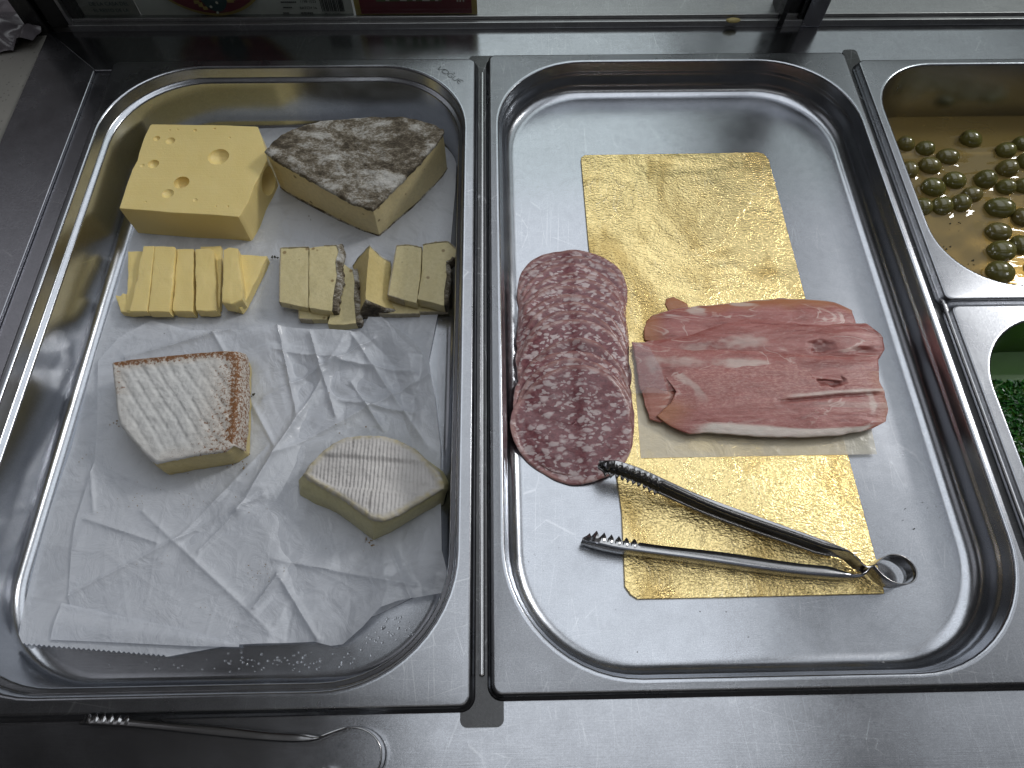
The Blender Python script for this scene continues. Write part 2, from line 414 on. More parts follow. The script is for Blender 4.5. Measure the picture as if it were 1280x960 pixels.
# left plate and back plate meet in a mitre, front plate runs across
plate('counter_left_plate',[(XL0,-140),(XL1,-140),(XL1,YB0),(XL0,YB1)],M['frame_steel'],ZC-6,ZC)
plate('counter_back_plate',[(XL0+.4,YB1),(XL1+.4,YB0),(760,YB0),(760,YB1)],M['counter_steel'],ZC-6,ZC-.05,.5)
plate('counter_front_plate',[(XL1+.6,-140),(760,-140),(760,6),(XL1+.6,6)],M['counter_steel'],ZC-6,ZC,.6)
b=MB(); b.box((XL1,0,-165),(760,YB0+10,-160)); b.box((XL1-2,0,-160),(XL1,YB0+10,ZC-6.2)); b.box((XL1,YB0+10,-160),(760,YB0+12,ZC-6.2)); b.box((XL1,-2,-160),(760,0,ZC-6.2)); b.box((760,-2,-160),(762,YB0+10,ZC-6.2))
# inner ledge strip visible in the slot on the left
b2=MB(); b2.box((XL1+.3,6.5,ZC-6),(-336,YB0+9,ZC-2.6)); o=build('counter_inner_ledge',b2.V,b2.F,M['frame_steel'],smooth=False); o['kind']='structure'; bevel(o,.5,2)
o=build('counter_well',b.V,b.F,M['gap'],smooth=False); o['kind']='structure'
b=MB(); b.box((-1400,-400,-30),(XL0-1.2,1300,ZC-4)); o=build('stone_worktop',b.V,b.F,M['stone'],smooth=False); o['kind']='structure'
b=MB(); b.box((XL0-1,YB1+8.5,-30),(1500,1300,-4.5)); o=build('serving_ledge',b.V,b.F,M['rail'],smooth=False); o['kind']='structure'

def bar(x0,x1,y0,y1,z,label,vert=True):
    pts=rrect(x0,y0,x1,y1,4,5,2); b=MB(); b.prism(pts,z-2,z)
    # raised rib along the middle
    t=thing('support_bar',label,'support bar',((x0+x1)/2,y0,z-2),'steel support bars between the pans')
    build('bar_plate',b.V,b.F,M['dark_steel'],t,smooth=False)
    b=MB()
    if vert: b.box(((x0+x1)/2-1.6,y0+26,z+.05),((x0+x1)/2+1.6,y1-26,z+4.0))
    else: b.box((x0+16,(y0+y1)/2-1.2,z+.05),(x1-16,(y0+y1)/2+1.2,z+1.2))
    o=build('rib',b.V,b.F,M['pan_steel_y'],t,smooth=False); bevel(o,1.2,3)
ZB=ZC+1.0
tl=at(575,910,ZB); tr_=at(630,910,ZB)
bar(tl[0],tr_[0],tl[1],at(600,71,ZB)[1],ZC+2.05,'dark steel bar between cheese pan and meat pan with rounded tab end')
bar(at(1050,66,ZB)[0]+2,at(1072,66,ZB)[0]-1,3,at(1060,64,ZB)[1]+1,ZC+2.05,'steel bar running between the meat pan and the olive and herb pans')

# ---------------------------------------------------------------- pans
def pan(name,label,ox0,oy0,ox1,oy1,ins,depth,rop,mat,label_rim=None,ledge=True,rf=None,zoff=0.0,group='steel food pans in the counter'):
    """ox..: flat rim outer rectangle, ins=(left,front,right,back) rim widths"""
    t=thing(name,label,'food pan',((ox0+ox1)/2,(oy0+oy1)/2,-depth),group)
    ix0,iy0,ix1,iy1=ox0+ins[0],oy0+ins[1],ox1-ins[2],oy1-ins[3]
    rings=[]
    def R(x0,y0,x1,y1,r,z):
        rings.append([(x,y,z+zoff) for x,y in rrect(x0,y0,x1,y1,r)])
    e=3.2
    for (k,z,r) in ((e,-8.6,8.5),(e,-7.4,8.5),(e-.2,-6.2,8.4),(1.9,-5.4,7),(1.1,-4.4,6.2),(.8,-2.2,6),(.35,-.7,5.6),(-.3,-.12,5)): R(ox0-k,oy0-k,ox1+k,oy1+k,r,z)
    R(ox0+1.2,oy0+1.2,ox1-1.2,oy1-1.2,5,0)
    def I(k,z,r=None): R(ix0+k,iy0+k,ix1-k,iy1-k,(rop-k*.75) if r is None else r,z)
    I(-1.6,0); I(-.9,.12); I(0,.0); I(.7,-.6); I(1.1,-1.6)
    if ledge=='soft':
        I(1.8,-8.5); I(2.2,-9.8); I(2.9,-11.0); I(3.3,-12.4); I(3.6,-14.5)
        w0=3.6;z0=-14.5
    elif ledge:
        I(2.0,-9.5); I(2.3,-10.2); I(3.2,-10.9);I(5.0,-11.4); I(5.8,-12.0); I(6.2,-13.2)
        w0=6.2;z0=-13.2
    else: w0=1.1; z0=-1.6
    rr=11.0 if ledge=='soft' else 8.5; slope=.045
    wb=w0+slope*(depth-rr+z0)
    I(wb,-(depth-rr))
    for k in range(1,8):
        a=PI/2*k/7; I(wb+rr*(1-math.cos(a)),-(depth-rr)-rr*math.sin(a))
    fi=wb+rr
    for k in (14,40,80,120): 
        if fi+k<min(ix1-ix0,iy1-iy0)/2-8: R(ix0+fi+k,iy0+fi+k,ix1-fi-k,iy1-fi-k,max(4,rop-(fi+k)*.75),-depth)
    V,Fc=loft(rings); n=len(rings[0]); k=len(rings)-1
    Fc.append(tuple(k*n+i for i in range(n)))
    # slight hand-worn unevenness
    V=[(x,y,z+.25*n3(x*.012,y*.012,3.3)) if z<-depth+1 else (x,y,z) for x,y,z in V]
    o=build('pan_body',V,Fc,mat,t,angle=50)
    o.data.materials.append(M['rim_steel'])
    for pi_,p in enumerate(o.data.polygons):
        if pi_<9*n: p.material_index=1
    return t,(ix0,iy0,ix1,iy1)
D1,D2=60.0,30.0
pan1,in1=pan('food_pan','deep steel pan holding the cheeses on white paper, etched lettering on its rim',-338,-5.3,-13.2,525,(4.5,8,8,8),D1,78,M['pan_steel'])
pan2,in2=pan('food_pan','shallow steel pan holding the salami and ham on a gold board',0,0,325.5,529.5,(7,6,4.5,9),D2,78,M['pan_steel'],ledge='soft')
pan3,in3=pan('food_pan','small deep steel pan full of green olives in brine',336.5,259,660,519,(6.5,11,8,6),100,58,M['pan_steel'],ledge=False)
pan4,in4=pan('food_pan','small deep steel pan of chopped green herbs in oil',338,-8,660,253,(8.5,11,8,11),100,58,M['pan_steel'],ledge=False)

# etched lettering on the rim of the cheese pan
def strokes(paths,O,ux,uy,w,z):
    b=MB()
    for P in paths:
        Q=resample(chaikin(P,2,False) if len(P)>2 else P,max(8,len(P)*5),False)
        W=[(O[0]+ux[0]*p[0]+uy[0]*p[1],O[1]+ux[1]*p[0]+uy[1]*p[1]) for p in Q]
        V=[];Fc=[]
        for i,p in enumerate(W):
            a=W[max(0,i-1)];c=W[min(len(W)-1,i+1)]; d=Vector((c[0]-a[0],c[1]-a[1])); d.normalize()
            V+= [(p[0]-d.y*w/2,p[1]+d.x*w/2,z),(p[0]+d.y*w/2,p[1]-d.x*w/2,z)]
        for i in range(len(W)-1): Fc.append((2*i,2*i+1,2*i+3,2*i+2))
        b.add(V,Fc)
    return b
A0=Vector(at(546.5,86.5,0)[:2]); A1=Vector(at(574,105,0)[:2]); ux=(A1-A0); Lw=ux.length; ux=ux/Lw; uy=Vector((-ux.y,ux.x)); s_=Lw/26
P=[[(0,4.6),(.6,.2),(1.6,0),(3.4,2.6),(4.6,4.2),(6.2,4.4)],
   [(6.2,4.4),(5.0,3.4),(4.6,1.6),(5.4,.3),(7.6,0),(9.6,.8),(10.4,2.6),(9.6,4.2),(7.8,4.6),(6.2,4.4)],
   [(15.4,3.6),(14.6,4.4),(12.6,4.4),(11.2,3.2),(11.2,1.2),(12.6,0),(14.8,.1),(15.9,1.0),(15.9,2.2),(14.0,2.2)],
   [(13.4,6.2),(14.0,6.9),(14.5,6.2),(13.9,5.7),(13.4,6.2)],
   [(17.2,4.5),(17.2,1.2),(18.4,0),(20.2,0),(21.2,1.2),(21.2,4.5)],
   [(26.4,4.5),(23.6,4.4),(22.6,3.4),(22.6,1.0),(23.8,0),(26.2,0)],[(22.8,2.3),(25.6,2.3)]]
P=[[(x*s_,y*s_*1.0) for x,y in q] for q in P]
b=strokes(P,A0,ux,uy,.42,.22); build('etched_lettering',b.V,b.F,M['etch'],pan1,smooth=False)

# ---------------------------------------------------------------- cheese helper
def cheese_loft(top,bot,N=150,rows=9,caps=16,rr=1.4,amp=.35,sc_=.12,ztop=None,seed=0,bulge=0.0,sink=0.0):
    """top/bot: equal lists of world points. returns V,F,info(list of (kind, ringparam, index))"""
    pairs=[tuple(a)+tuple(b_) for a,b_ in zip(top,bot)]
    pr=resample(pairs,N)
    T=[p[:3] for p in pr]; B=[p[3:] for p in pr]
    cx=sum(p[0] for p in T)/N; cy=sum(p[1] for p in T)/N; cz=sum(p[2] for p in T)/N
    rings=[];info=[]
    for k in range(caps):                      # centre -> edge
        s=(k+.35)/caps
        ring=[]
        for p in T:
            L=math.hypot(p[0]-cx,p[1]-cy); e=(L-rr)/L
            x=cx+(p[0]-cx)*s*e; y=cy+(p[1]-cy)*s*e; z=cz+(p[2]-cz)*s-sink
            ring.append((x,y,z))
        rings.append(ring); info.append(('cap',s))
    for a in (30,60,90):
        a=math.radians(a); ring=[]
        for p in T:
            L=math.hypot(p[0]-cx,p[1]-cy); e=(L-rr+rr*math.sin(a))/L
            ring.append((cx+(p[0]-cx)*e,cy+(p[1]-cy)*e,p[2]-rr*(1-math.cos(a))-sink*.5))
        rings.append(ring); info.append(('edge',math.degrees(a)))
    for k in range(1,rows+1):
        f=k/rows; ring=[]
        for p,q in zip(T,B):
            z0=p[2]-rr; ff=f
            bl=bulge*math.sin(PI*f)
            x=p[0]+(q[0]-p[0])*ff; y=p[1]+(q[1]-p[1])*ff
            L=math.hypot(x-cx,y-cy)
            x+=(x-cx)/L*bl; y+=(y-cy)/L*bl
            ring.append((x,y,z0+(q[2]-z0)*f))
        rings.append(ring); info.append(('side',f))
    V,Fc=loft(rings)
    Fc.append(tuple(range(N))[::-1]); k=len(rings)-1; Fc.append(tuple(k*N+i for i in range(N)))
    V2=[]
    for v in V:
        d=amp*fbm(v[0]*sc_+seed,v[1]*sc_,v[2]*sc_); d2=amp*fbm(v[0]*sc_,v[1]*sc_+31+seed,v[2]*sc_)
        zz=v[2]+(amp*fbm(v[0]*sc_+77,v[1]*sc_,v[2]*sc_) if v[2]>-58 else 0)
        V2.append((v[0]+d,v[1]+d2,zz))
    Fc=[f[::-1] for f in Fc]
    return V2,Fc,info,(cx,cy,cz),N
def rind_shell(top,bot,drop,N=240,caps=30,thick=1.0,rr=1.6,zf=None,amp=.3,seed=0,attr=None,rows=8,out=0.0):
    """shell over the top that hangs 'drop(i,x,y)' mm down the sides"""
    pr=resample([tuple(a)+tuple(b_) for a,b_ in zip(top,bot)],N)
    T=[p[:3] for p in pr]; B=[p[3:] for p in pr]
    cx=sum(p[0] for p in T)/N; cy=sum(p[1] for p in T)/N; cz=sum(p[2] for p in T)/N
    rings=[];At=[]
    for k in range(caps):
        s=(k+.2)/(caps-.8); ring=[]
        for i,p in enumerate(T):
            x=cx+(p[0]-cx)*s*.985; y=cy+(p[1]-cy)*s*.985; z=cz+(p[2]-cz)*s+thick*.6
            if zf: z+=zf(x,y,s,i)
            z+=amp*fbm(x*.15+seed,y*.15,5)+amp*.35*fbm(x*.6,y*.6,seed)
            ring.append((x,y,z)); At.append(attr(x,y,s,i,0) if attr else 0)
        rings.append(ring)
    for k in range(1,rows+1):
        ring=[]
        for i,(p,q) in enumerate(zip(T,B)):
            H=p[2]-q[2]; dr=min(H-.3,drop(i/N,p[0],p[1])); f=dr/H*k/rows
            x=p[0]+(q[0]-p[0])*f; y=p[1]+(q[1]-p[1])*f; L=math.hypot(x-cx,y-cy)
            o_=out*math.sin(PI*min(1,f))+thick*(.8 if k<rows else .15)+amp*.8*fbm(x*.2,y*.2,f*6+seed)
            ring.append((x+(x-cx)/L*o_,y+(y-cy)/L*o_,p[2]-H*f+ (zf(x,y,1,i)*(1-k/rows) if zf else 0)*.5)); At.append(attr(x,y,1,i,f) if attr else 0)
        rings.append(ring)
    V,Fc=loft(rings); Fc.append(tuple(range(N))[::-1]); Fc=[f[::-1] for f in Fc]
    return V,Fc,At
def lens_at(pts,z): return [at(u,v,z) for u,v in pts]

# ---------------------------------------------------------------- paper under the cheeses
Z1=-D1+.25
def crease(x,y,s=1.0,seed=0):
    q=Vector((x*.016*s+seed,y*.011*s-seed*.7,seed)); 
    w=Vector((n3(x*.02,y*.02,seed)*.35,n3(x*.02+9,y*.02,seed)*.35,0)); q=q+w
    d,_=MN.voronoi(q); f=d[1]-d[0]
    return min(f,.35)/.35
LINES=[]
def addline(u0,v0,u1,v1,h,w): 
    a=at(u0,v0,Z1);b_=at(u1,v1,Z1); LINES.append((a,b_,h,w))
for l in ((160,450,330,405,2.2,3),(62,760,330,620,1.4,2.5),(110,650,200,680,1.6,2.5),(250,690,300,640,1.5,2.5),(300,640,420,450,3.5,5),(330,500,470,430,3,5),(345,570,545,470,2.0,4),(320,760,350,720,3,3),(350,720,400,800,2.4,3),(345,700,520,735,1.6,3),(470,640,520,760,1.3,2.5),(180,640,340,790,1.5,4),(390,420,420,520,2.5,3),(350,410,372,520,2.5,3),(440,420,535,560,2.4,5),(110,470,120,640,1.2,3),(270,420,345,560,2.0,3),(345,440,520,470,2.2,4),(200,700,335,560,1.2,3),(440,480,480,540,2.5,3),(420,500,520,520,2,3)): addline(*l)
def linesh(x,y):
    s=0
    for a,b_,h,w in LINES:
        dx=b_[0]-a[0];dy=b_[1]-a[1];L2=dx*dx+dy*dy
        t=((x-a[0])*dx+(y-a[1])*dy)/L2
        tt=max(0,min(1,t)); d=math.hypot(x-a[0]-dx*tt,y-a[1]-dy*tt)
        if d<w*3:
            s+=h*math.exp(-d/w*1.3)*(1-.35*abs(2*tt-1))
    return s
def sheet(name,L,T,Rr,B,nu,nv,zbase,mat,label,cat,hf,group=None):
    G,Fc=coons(L,T,Rr,B,nu,nv)
    V=[]
    for k,g in enumerate(G):
        i=k%nu;j=k//nu; x,y=g[0],g[1]; lift=g[2]
        V.append((x,y,zbase+lift+hf(x,y,i/(nu-1),j/(nv-1))))
    cx=sum(v[0] for v in V)/len(V); cy=sum(v[1] for v in V)/len(V)
    o=build(name,V,Fc,mat,loc=(cx,cy,zbase),angle=60)
    return tag(o,label,cat,group)
def pxl(lst,z,lift=0): 
    out=[]
    for p in lst:
        u,v=p[0],p[1]; l=p[2] if len(p)>2 else lift
        q=at(u,v,z+l); out.append((q[0],q[1],l))
    return out
# lower sheet, serrated at its near edge
zig=[]
for i in range(61):
    f=i/60; u=22+f*186; v=806+14*f+ (0 if i%2 else 3.2)
    zig.append((u,v,1.0+7*max(0,.25-f)))
Bq=pxl(zig+[(235,818,.3),(300,806,.3),(380,800,.3),(470,770,.4),(540,735,1.0)],Z1)
Lq=pxl([(22,806,3),(30,760,3),(62,640,1.5),(90,560,1),(120,440,.6),(146,362,.5),(163,300,.5),(186,240,.5),(205,160,.5)],Z1)
Tq=pxl([(205,160,.5),(300,158,.5),(420,160,.5),(520,163,.5),(560,172,1.5)],Z1)
Rq=pxl([(540,735,1.0),(550,690,2),(550,600,2.0),(546,520,1.5),(536,450,1.5),(546,400,2.0),(562,320,3),(569,240,3),(571,195,3.5),(560,172,1.5)],Z1)
sheet('deli_paper',Lq,Tq,Rq,Bq,330,330,Z1,M['paper_a'],'lower white waxed sheet with a serrated near edge lining the cheese pan','deli paper',
      lambda x,y,u,v:.35+.5*fbm(x*.02,y*.02,2)+.35*crease(x,y,.8,4)+ .35*linesh(x,y)*.35)
# upper crumpled sheet
def upper_h(x,y,u,v):
    # flattened where a cheese presses on it
    flat=0
    for (cx,cy,r) in PRESS:
        flat=max(flat,1-sstep(r*.75,r*1.25,math.hypot(x-cx,y-cy)))
    ed=min(u,1-u,v,1-v); fall=sstep(0,.02,ed)
    right=sstep(.35,.6,u)
    h=1.1+.7*fbm(x*.025,y*.025,8)+1.9*crease(x,y,1.0,1)*(.4+1.0*right)+.9*crease(x,y,2.1,7)*right+linesh(x,y)*1.7
    return (1-flat)*h+flat*1.0
c1=at(230,515,-59);c2=at(465,615,-59)
PRESS=[(c1[0],c1[1],50),(c2[0],c2[1],46)]
Lq=pxl([(93,796,.6),(88,740,.6),(92,690,.6),(98,650,.6),(121,578,.6),(124,520,.8),(125,453,.8),(150,425,1)],Z1)
Tq=pxl([(150,425,1),(190,402,1.0),(240,415,1),(300,414,1.5),(330,410,3),(352,412,1),(400,415,2),(452,418,2),(462,400,10),(478,400,12)],Z1)
Rq=pxl([(552,742,7),(560,718,7),(553,690,3),(552,640,2.5),(551,560,2.5),(543,490,2.5),(530,445,3),(520,432,6),(478,400,12)],Z1)
Bq=pxl([(93,796,.6),(150,790,.6),(215,797,.6),(300,806,.6),(395,803,.6),(415,808,1.5),(430,806,2.5),(455,785,5),(478,760,8),(500,752,6),(552,742,7)],Z1)
sheet('deli_paper',Lq,Tq,Rq,Bq,330,330,Z1+1.0,M['paper_b'],'upper crumpled waxed sheet under the white and ribbed soft cheeses','deli paper',upper_h)
# folded-over strip at the near left of the upper sheet
Lq=pxl([(65,800,2.2),(72,776,2.6),(79,754,2.2)],Z1); Tq=pxl([(79,754,2.2),(140,768,2.4),(215,783,2.6),(300,806,2.2)],Z1)
Rq=pxl([(300,809,2.0),(300,806,2.2)],Z1); Bq=pxl([(65,800,2.2),(160,804,2.0),(240,808,2.0),(300,809,2.0)],Z1)
sheet('folded_paper_strip',Lq,Tq,Rq,Bq,90,24,Z1+1.2,M['paper_b'],'narrow folded strip of waxed paper at the near left edge of the crumpled sheet','paper strip',
      lambda x,y,u,v:.5+1.2*math.sin(PI*min(1,v*1.2))*(1-u)+.25*fbm(x*.05,y*.05,1))
ZP=Z1+1.6     # where foods rest in pan 1

# ---------------------------------------------------------------- emmental block with holes
def bake_bool(base,cutters):
    for c in cutters:
        m=base.modifiers.new('cut','BOOLEAN'); m.operation='DIFFERENCE'; m.solver='EXACT'; m.object=c
    bpy.context.view_layer.update()
    dg=bpy.context.evaluated_depsgraph_get()
    me=bpy.data.meshes.new_from_object(base.evaluated_get(dg))
    base.modifiers.clear(); base.data=me
    for c in cutters: bpy.data.objects.remove(c,do_unlink=True)
    for p in me.polygons: p.use_smooth=True
    me.set_sharp_from_angle(angle=math.radians(32))
def uvs(c,r,sx=1,sy=1,sz=1,nu=24,nv=14):
    V=[(c[0],c[1],c[2]+r*sz)];
    for j in range(1,nv):
        a=PI*j/nv
        for i in range(nu):
            t=2*PI*i/nu; V.append((c[0]+r*sx*math.sin(a)*math.cos(t),c[1]+r*sy*math.sin(a)*math.sin(t),c[2]+r*sz*math.cos(a)))
    V.append((c[0],c[1],c[2]-r*sz)); Fc=[]
    for i in range(nu): Fc.append((0,1+i,1+(i+1)%nu)); Fc.append((len(V)-1,1+(nv-2)*nu+(i+1)%nu,1+(nv-2)*nu+i))
    for j in range(nv-2):
        for i in range(nu): Fc.append((1+j*nu+i,1+(j+1)*nu+i,1+(j+1)*nu+(i+1)%nu,1+j*nu+(i+1)%nu))
    return V,Fc
ze=-26.5
tp=[(149,260),(158,232),(165,212),(172,200),(174,190),(180,172),(188,155),(220,155.5),(260,156),(300,157),(322,158),(327,172),(332,188),(334,200),(326,216),(317,232),(310,252),(299,271),(260,268),(220,266),(185,263)]
top=lens_at(tp,ze)
bot=[(p[0],p[1],ZP-.6) for p in top]
V,Fc,info,cc,N=cheese_loft(top,bot,N=160,rows=8,caps=10,rr=.8,amp=.25,sc_=.05)
base=build('holed_cheese_block',V,Fc,M['emmental'],loc=(cc[0],cc[1],ZP),angle=32)
tag(base,'large yellow cheese block with round holes on its top','cheese')
cut=[]
for (u,v,r,sz,dz) in ((273,196,11.5,.75,1.2),(227,228,8.5,1.0,-2.0),(192,205,6.0,.9,.5),(213,176,5.4,.8,1.0),(210,242,6.4,.7,1.0),(196,173,3.6,.8,0),(244,250,2.6,.6,.4),(178,207,2.5,.6,.4),(268,161,1.6,.8,0),(244,163,1.8,.8,0),(287,172,1.2,.8,0),(285,258,1.2,.8,0),(270,258,1.0,.8,0),(182,252,1.0,.8,0),(212,163,1.4,.5,0),(222,162,1.2,.5,0)):
    c=at(u,v,ze); V2,F2=uvs((c[0],c[1],ze+dz),r*.82,1,1,sz)
    cut.append(build('tmp',V2,F2,M['emmental']))
c=at(331,226,-42); V2,F2=uvs((c[0]+3,c[1],-42),13,.8,1,1); cut.append(build('tmp',V2,F2,M['emmental']))
c=at(163,206,ze); V2,F2=uvs((c[0]-7,c[1],ze-6),10,1,1,1); cut.append(build('tmp',V2,F2,M['emmental']))
bake_bool(base,cut)

# ---------------------------------------------------------------- prism slices
def stick(name,label,pts,zt,zb,mat,group,cat='cheese slice',amp=.45,rr=1.1,tilt=None,seed=0,bulge=0,N=90):
    top=[]
    for p in pts:
        z=p[2] if len(p)>2 else zt; q=at(p[0],p[1],z); top.append(q)
    top=top if sum(top[i][0]*top[(i+1)%len(top)][1]-top[(i+1)%len(top)][0]*top[i][1] for i in range(len(top)))<0 else top[::-1]
    bot=[(p[0],p[1],min(zb+(p[2]-zt),p[2]-2) if tilt else zb) for p in top]
    V,Fc,info,cc,N=cheese_loft(top,bot,N=N,rows=5,caps=6,rr=rr,amp=amp,sc_=.1,seed=seed,bulge=bulge)
    o=build(name,V,Fc,mat,loc=(cc[0],cc[1],zb),angle=35); return tag(o,label,cat,group)
g='cut yellow cheese sticks in front of the holed block'
stick('cheese_stick','short broken yellow cheese piece at the left end of the row',[(144,369),(150,370),(153,366),(160,368),(170,372),(176,391),(164,391),(150,390)],-52,ZP,M['emmental'],g,seed=1)
stick('cheese_stick','yellow stick leaning under the widest pieces, second from left',[(160,314),(178,313),(176,350),(168,388),(158,389)],-51,ZP,M['emmental'],g,seed=2)
stick('cheese_stick','wide yellow stick with a small pale round dent near its far end',[(179,307),(193,306.5),(189,345),(184,389),(162,389),(170,350)],-46,-52.5,M['emmental'],g,seed=3)
stick('cheese_stick','wide yellow stick just right of the one with the pale dent',[(193.6,307),(219,308),(216,350),(211.5,390),(185,389.5),(190,345)],-46.5,-54.5,M['emmental'],g,seed=4)
stick('cheese_stick','flat yellow piece tucked beneath the two widest sticks',[(180,330),(222,330),(224,391),(204,393),(180,392),(168,390)],-54.5,ZP,M['emmental'],g,seed=14)
stick('cheese_stick','even yellow stick with gaps either side, in the middle of the row',[(221.5,311),(242,310),(241.5,350),(241,390),(215.5,388.5),(218.5,350)],-49,ZP,M['emmental'],g,seed=5)
stick('cheese_stick','thin pale yellow piece showing behind the fourth wide stick',[(250,308),(276,306.5),(276.5,350),(274,386),(266,388),(258,340)],-53,ZP,M['emmental'],g,seed=6)
stick('cheese_stick','yellow stick with a rounded far corner, just left of the gap',[(244,311),(262,309.5),(267,313),(270,350),(270.5,388),(258,389),(245,388),(244,350)],-48,-57,M['emmental'],g,seed=7)
stick('cheese_stick','chunky yellow stick with small holes right of the gap',[(279,311),(286,308.5),(297,310),(299,330),(303,360),(303,374),(290,380),(277,378),(278,350)],-42,-54,M['emmental'],g,seed=8,rr=1.3,amp=.5)
stick('cheese_stick','triangular yellow piece at the right end of the row',[(300,318),(320,319),(334,320),(325,340),(306,378),(300,386),(290,384),(296,350)],-50,ZP,M['emmental'],g,seed=9)

# slices with a rind on chosen edges
def rslice(label,pts,zt,zb,rind,group='slices cut from the grey rinded cheese',mat=None,seed=0,rmat=None):
    top=[at(p[0],p[1],p[2] if len(p)>2 else zt) for p in pts]
    cx=sum(p[0] for p in top)/len(top);cy=sum(p[1] for p in top)/len(top)
    t=thing('rinded_cheese_slice',label,'cheese slice',(cx,cy,zb),group)
    tt=top; area=sum(top[i][0]*top[(i+1)%len(top)][1]-top[(i+1)%len(top)][0]*top[i][1] for i in range(len(top)))
    if area>0: tt=top[::-1]
    bot=[(p[0],p[1],zb+(p[2]-zt)*.6) for p in tt]
    V,Fc,info,cc,N=cheese_loft(tt,bot,N=100,rows=5,caps=8,rr=.7,amp=.45,sc_=.12,seed=seed)
    build('paste',V,Fc,mat or M['slice_paste'],t,angle=35)
    for (idx,w) in rind:
        P=[top[i%len(top)] for i in idx]
        P=resample(P,max(10,10*len(P)),False)
        V=[];Fc=[]
        n=len(P)
        for i,p in enumerate(P):
            a=P[max(0,i-1)];c=P[min(n-1,i+1)]; d=Vector((c[0]-a[0],c[1]-a[1])).normalized(); nx,ny=d.y,-d.x
            if nx*(p[0]-cx)+ny*(p[1]-cy)<0: nx,ny=-nx,-ny
            ww=w*(1+.5*n3(p[0]*.35,p[1]*.35,seed+2)); h=p[2]+.25+.5*n3(p[0]*.5,p[1]*.5,seed)
            prof=[(-.5,h-.15),(-.1,h+.35),(ww*.7,h+.1),(ww,h-1.2),(ww*1.05,(h+zb)/2),(ww*.8,zb+.3),(-.3,zb+.2)]
            for (o_,z) in prof: V.append((p[0]+nx*o_,p[1]+ny*o_,z+.15*n3(p[0],p[1],o_)))
        m=7
        for i in range(n-1):
            for k in range(m): Fc.append((i*m+k,i*m+(k+1)%m,(i+1)*m+(k+1)%m,(i+1)*m+k))
        Fc.append(tuple(range(m))); Fc.append(tuple((n-1)*m+k for k in range(m))[::-1])
        build('rind',V,Fc,rmat or (M['grey_rind'] if w>.9 else M['thin_rind']),t,angle=50)
    return t
t_=NT('thin whitish rind'); t_.pbr(t_.mix(t_.noise(t_.co(.4,.4,.4),1,4,.7),(.55,.5,.38),(.22,.18,.11)),.8,0,t_.bump(t_.noise(t_.co(.8,.8,.8),1,3),.5,.6)); M['thin_rind']=t_.m
rslice('flat piece of pale cheese poking out beneath the leftmost rinded slices',[(372,380),(409,384),(409,399),(390,399.5),(374,398)],-52,ZP,[((3,4,0),.6)],seed=1)
rslice('square pale slice with a hole, leftmost of the rinded slices',[(351,310),(368,309.5),(386,309),(386,350),(385.5,385),(366,381),(349.5,377.5),(350,340)],-45,-52,[((6,7,0,1,2),.7)],seed=2)
rslice('pale slice with thick grey rind on its right edge, beside the leftmost slice',[(386.3,309.5),(405,307),(421,307),(424,314),(420,328),(422,345),(417,372),(416,389),(400,387),(386,385)],-44,-53,[((1,2),.6),((2,3,4,5,6,7),4.5)],seed=3)
rslice('narrow upright slice with grey rind along its right side, second from left on paper',[(430,330),(441,337),(444,352),(443,372),(446,404),(428,406),(409,405),(420,375),(428,345)],-50,ZP,[((1,2,3,4),4.0)],seed=4)
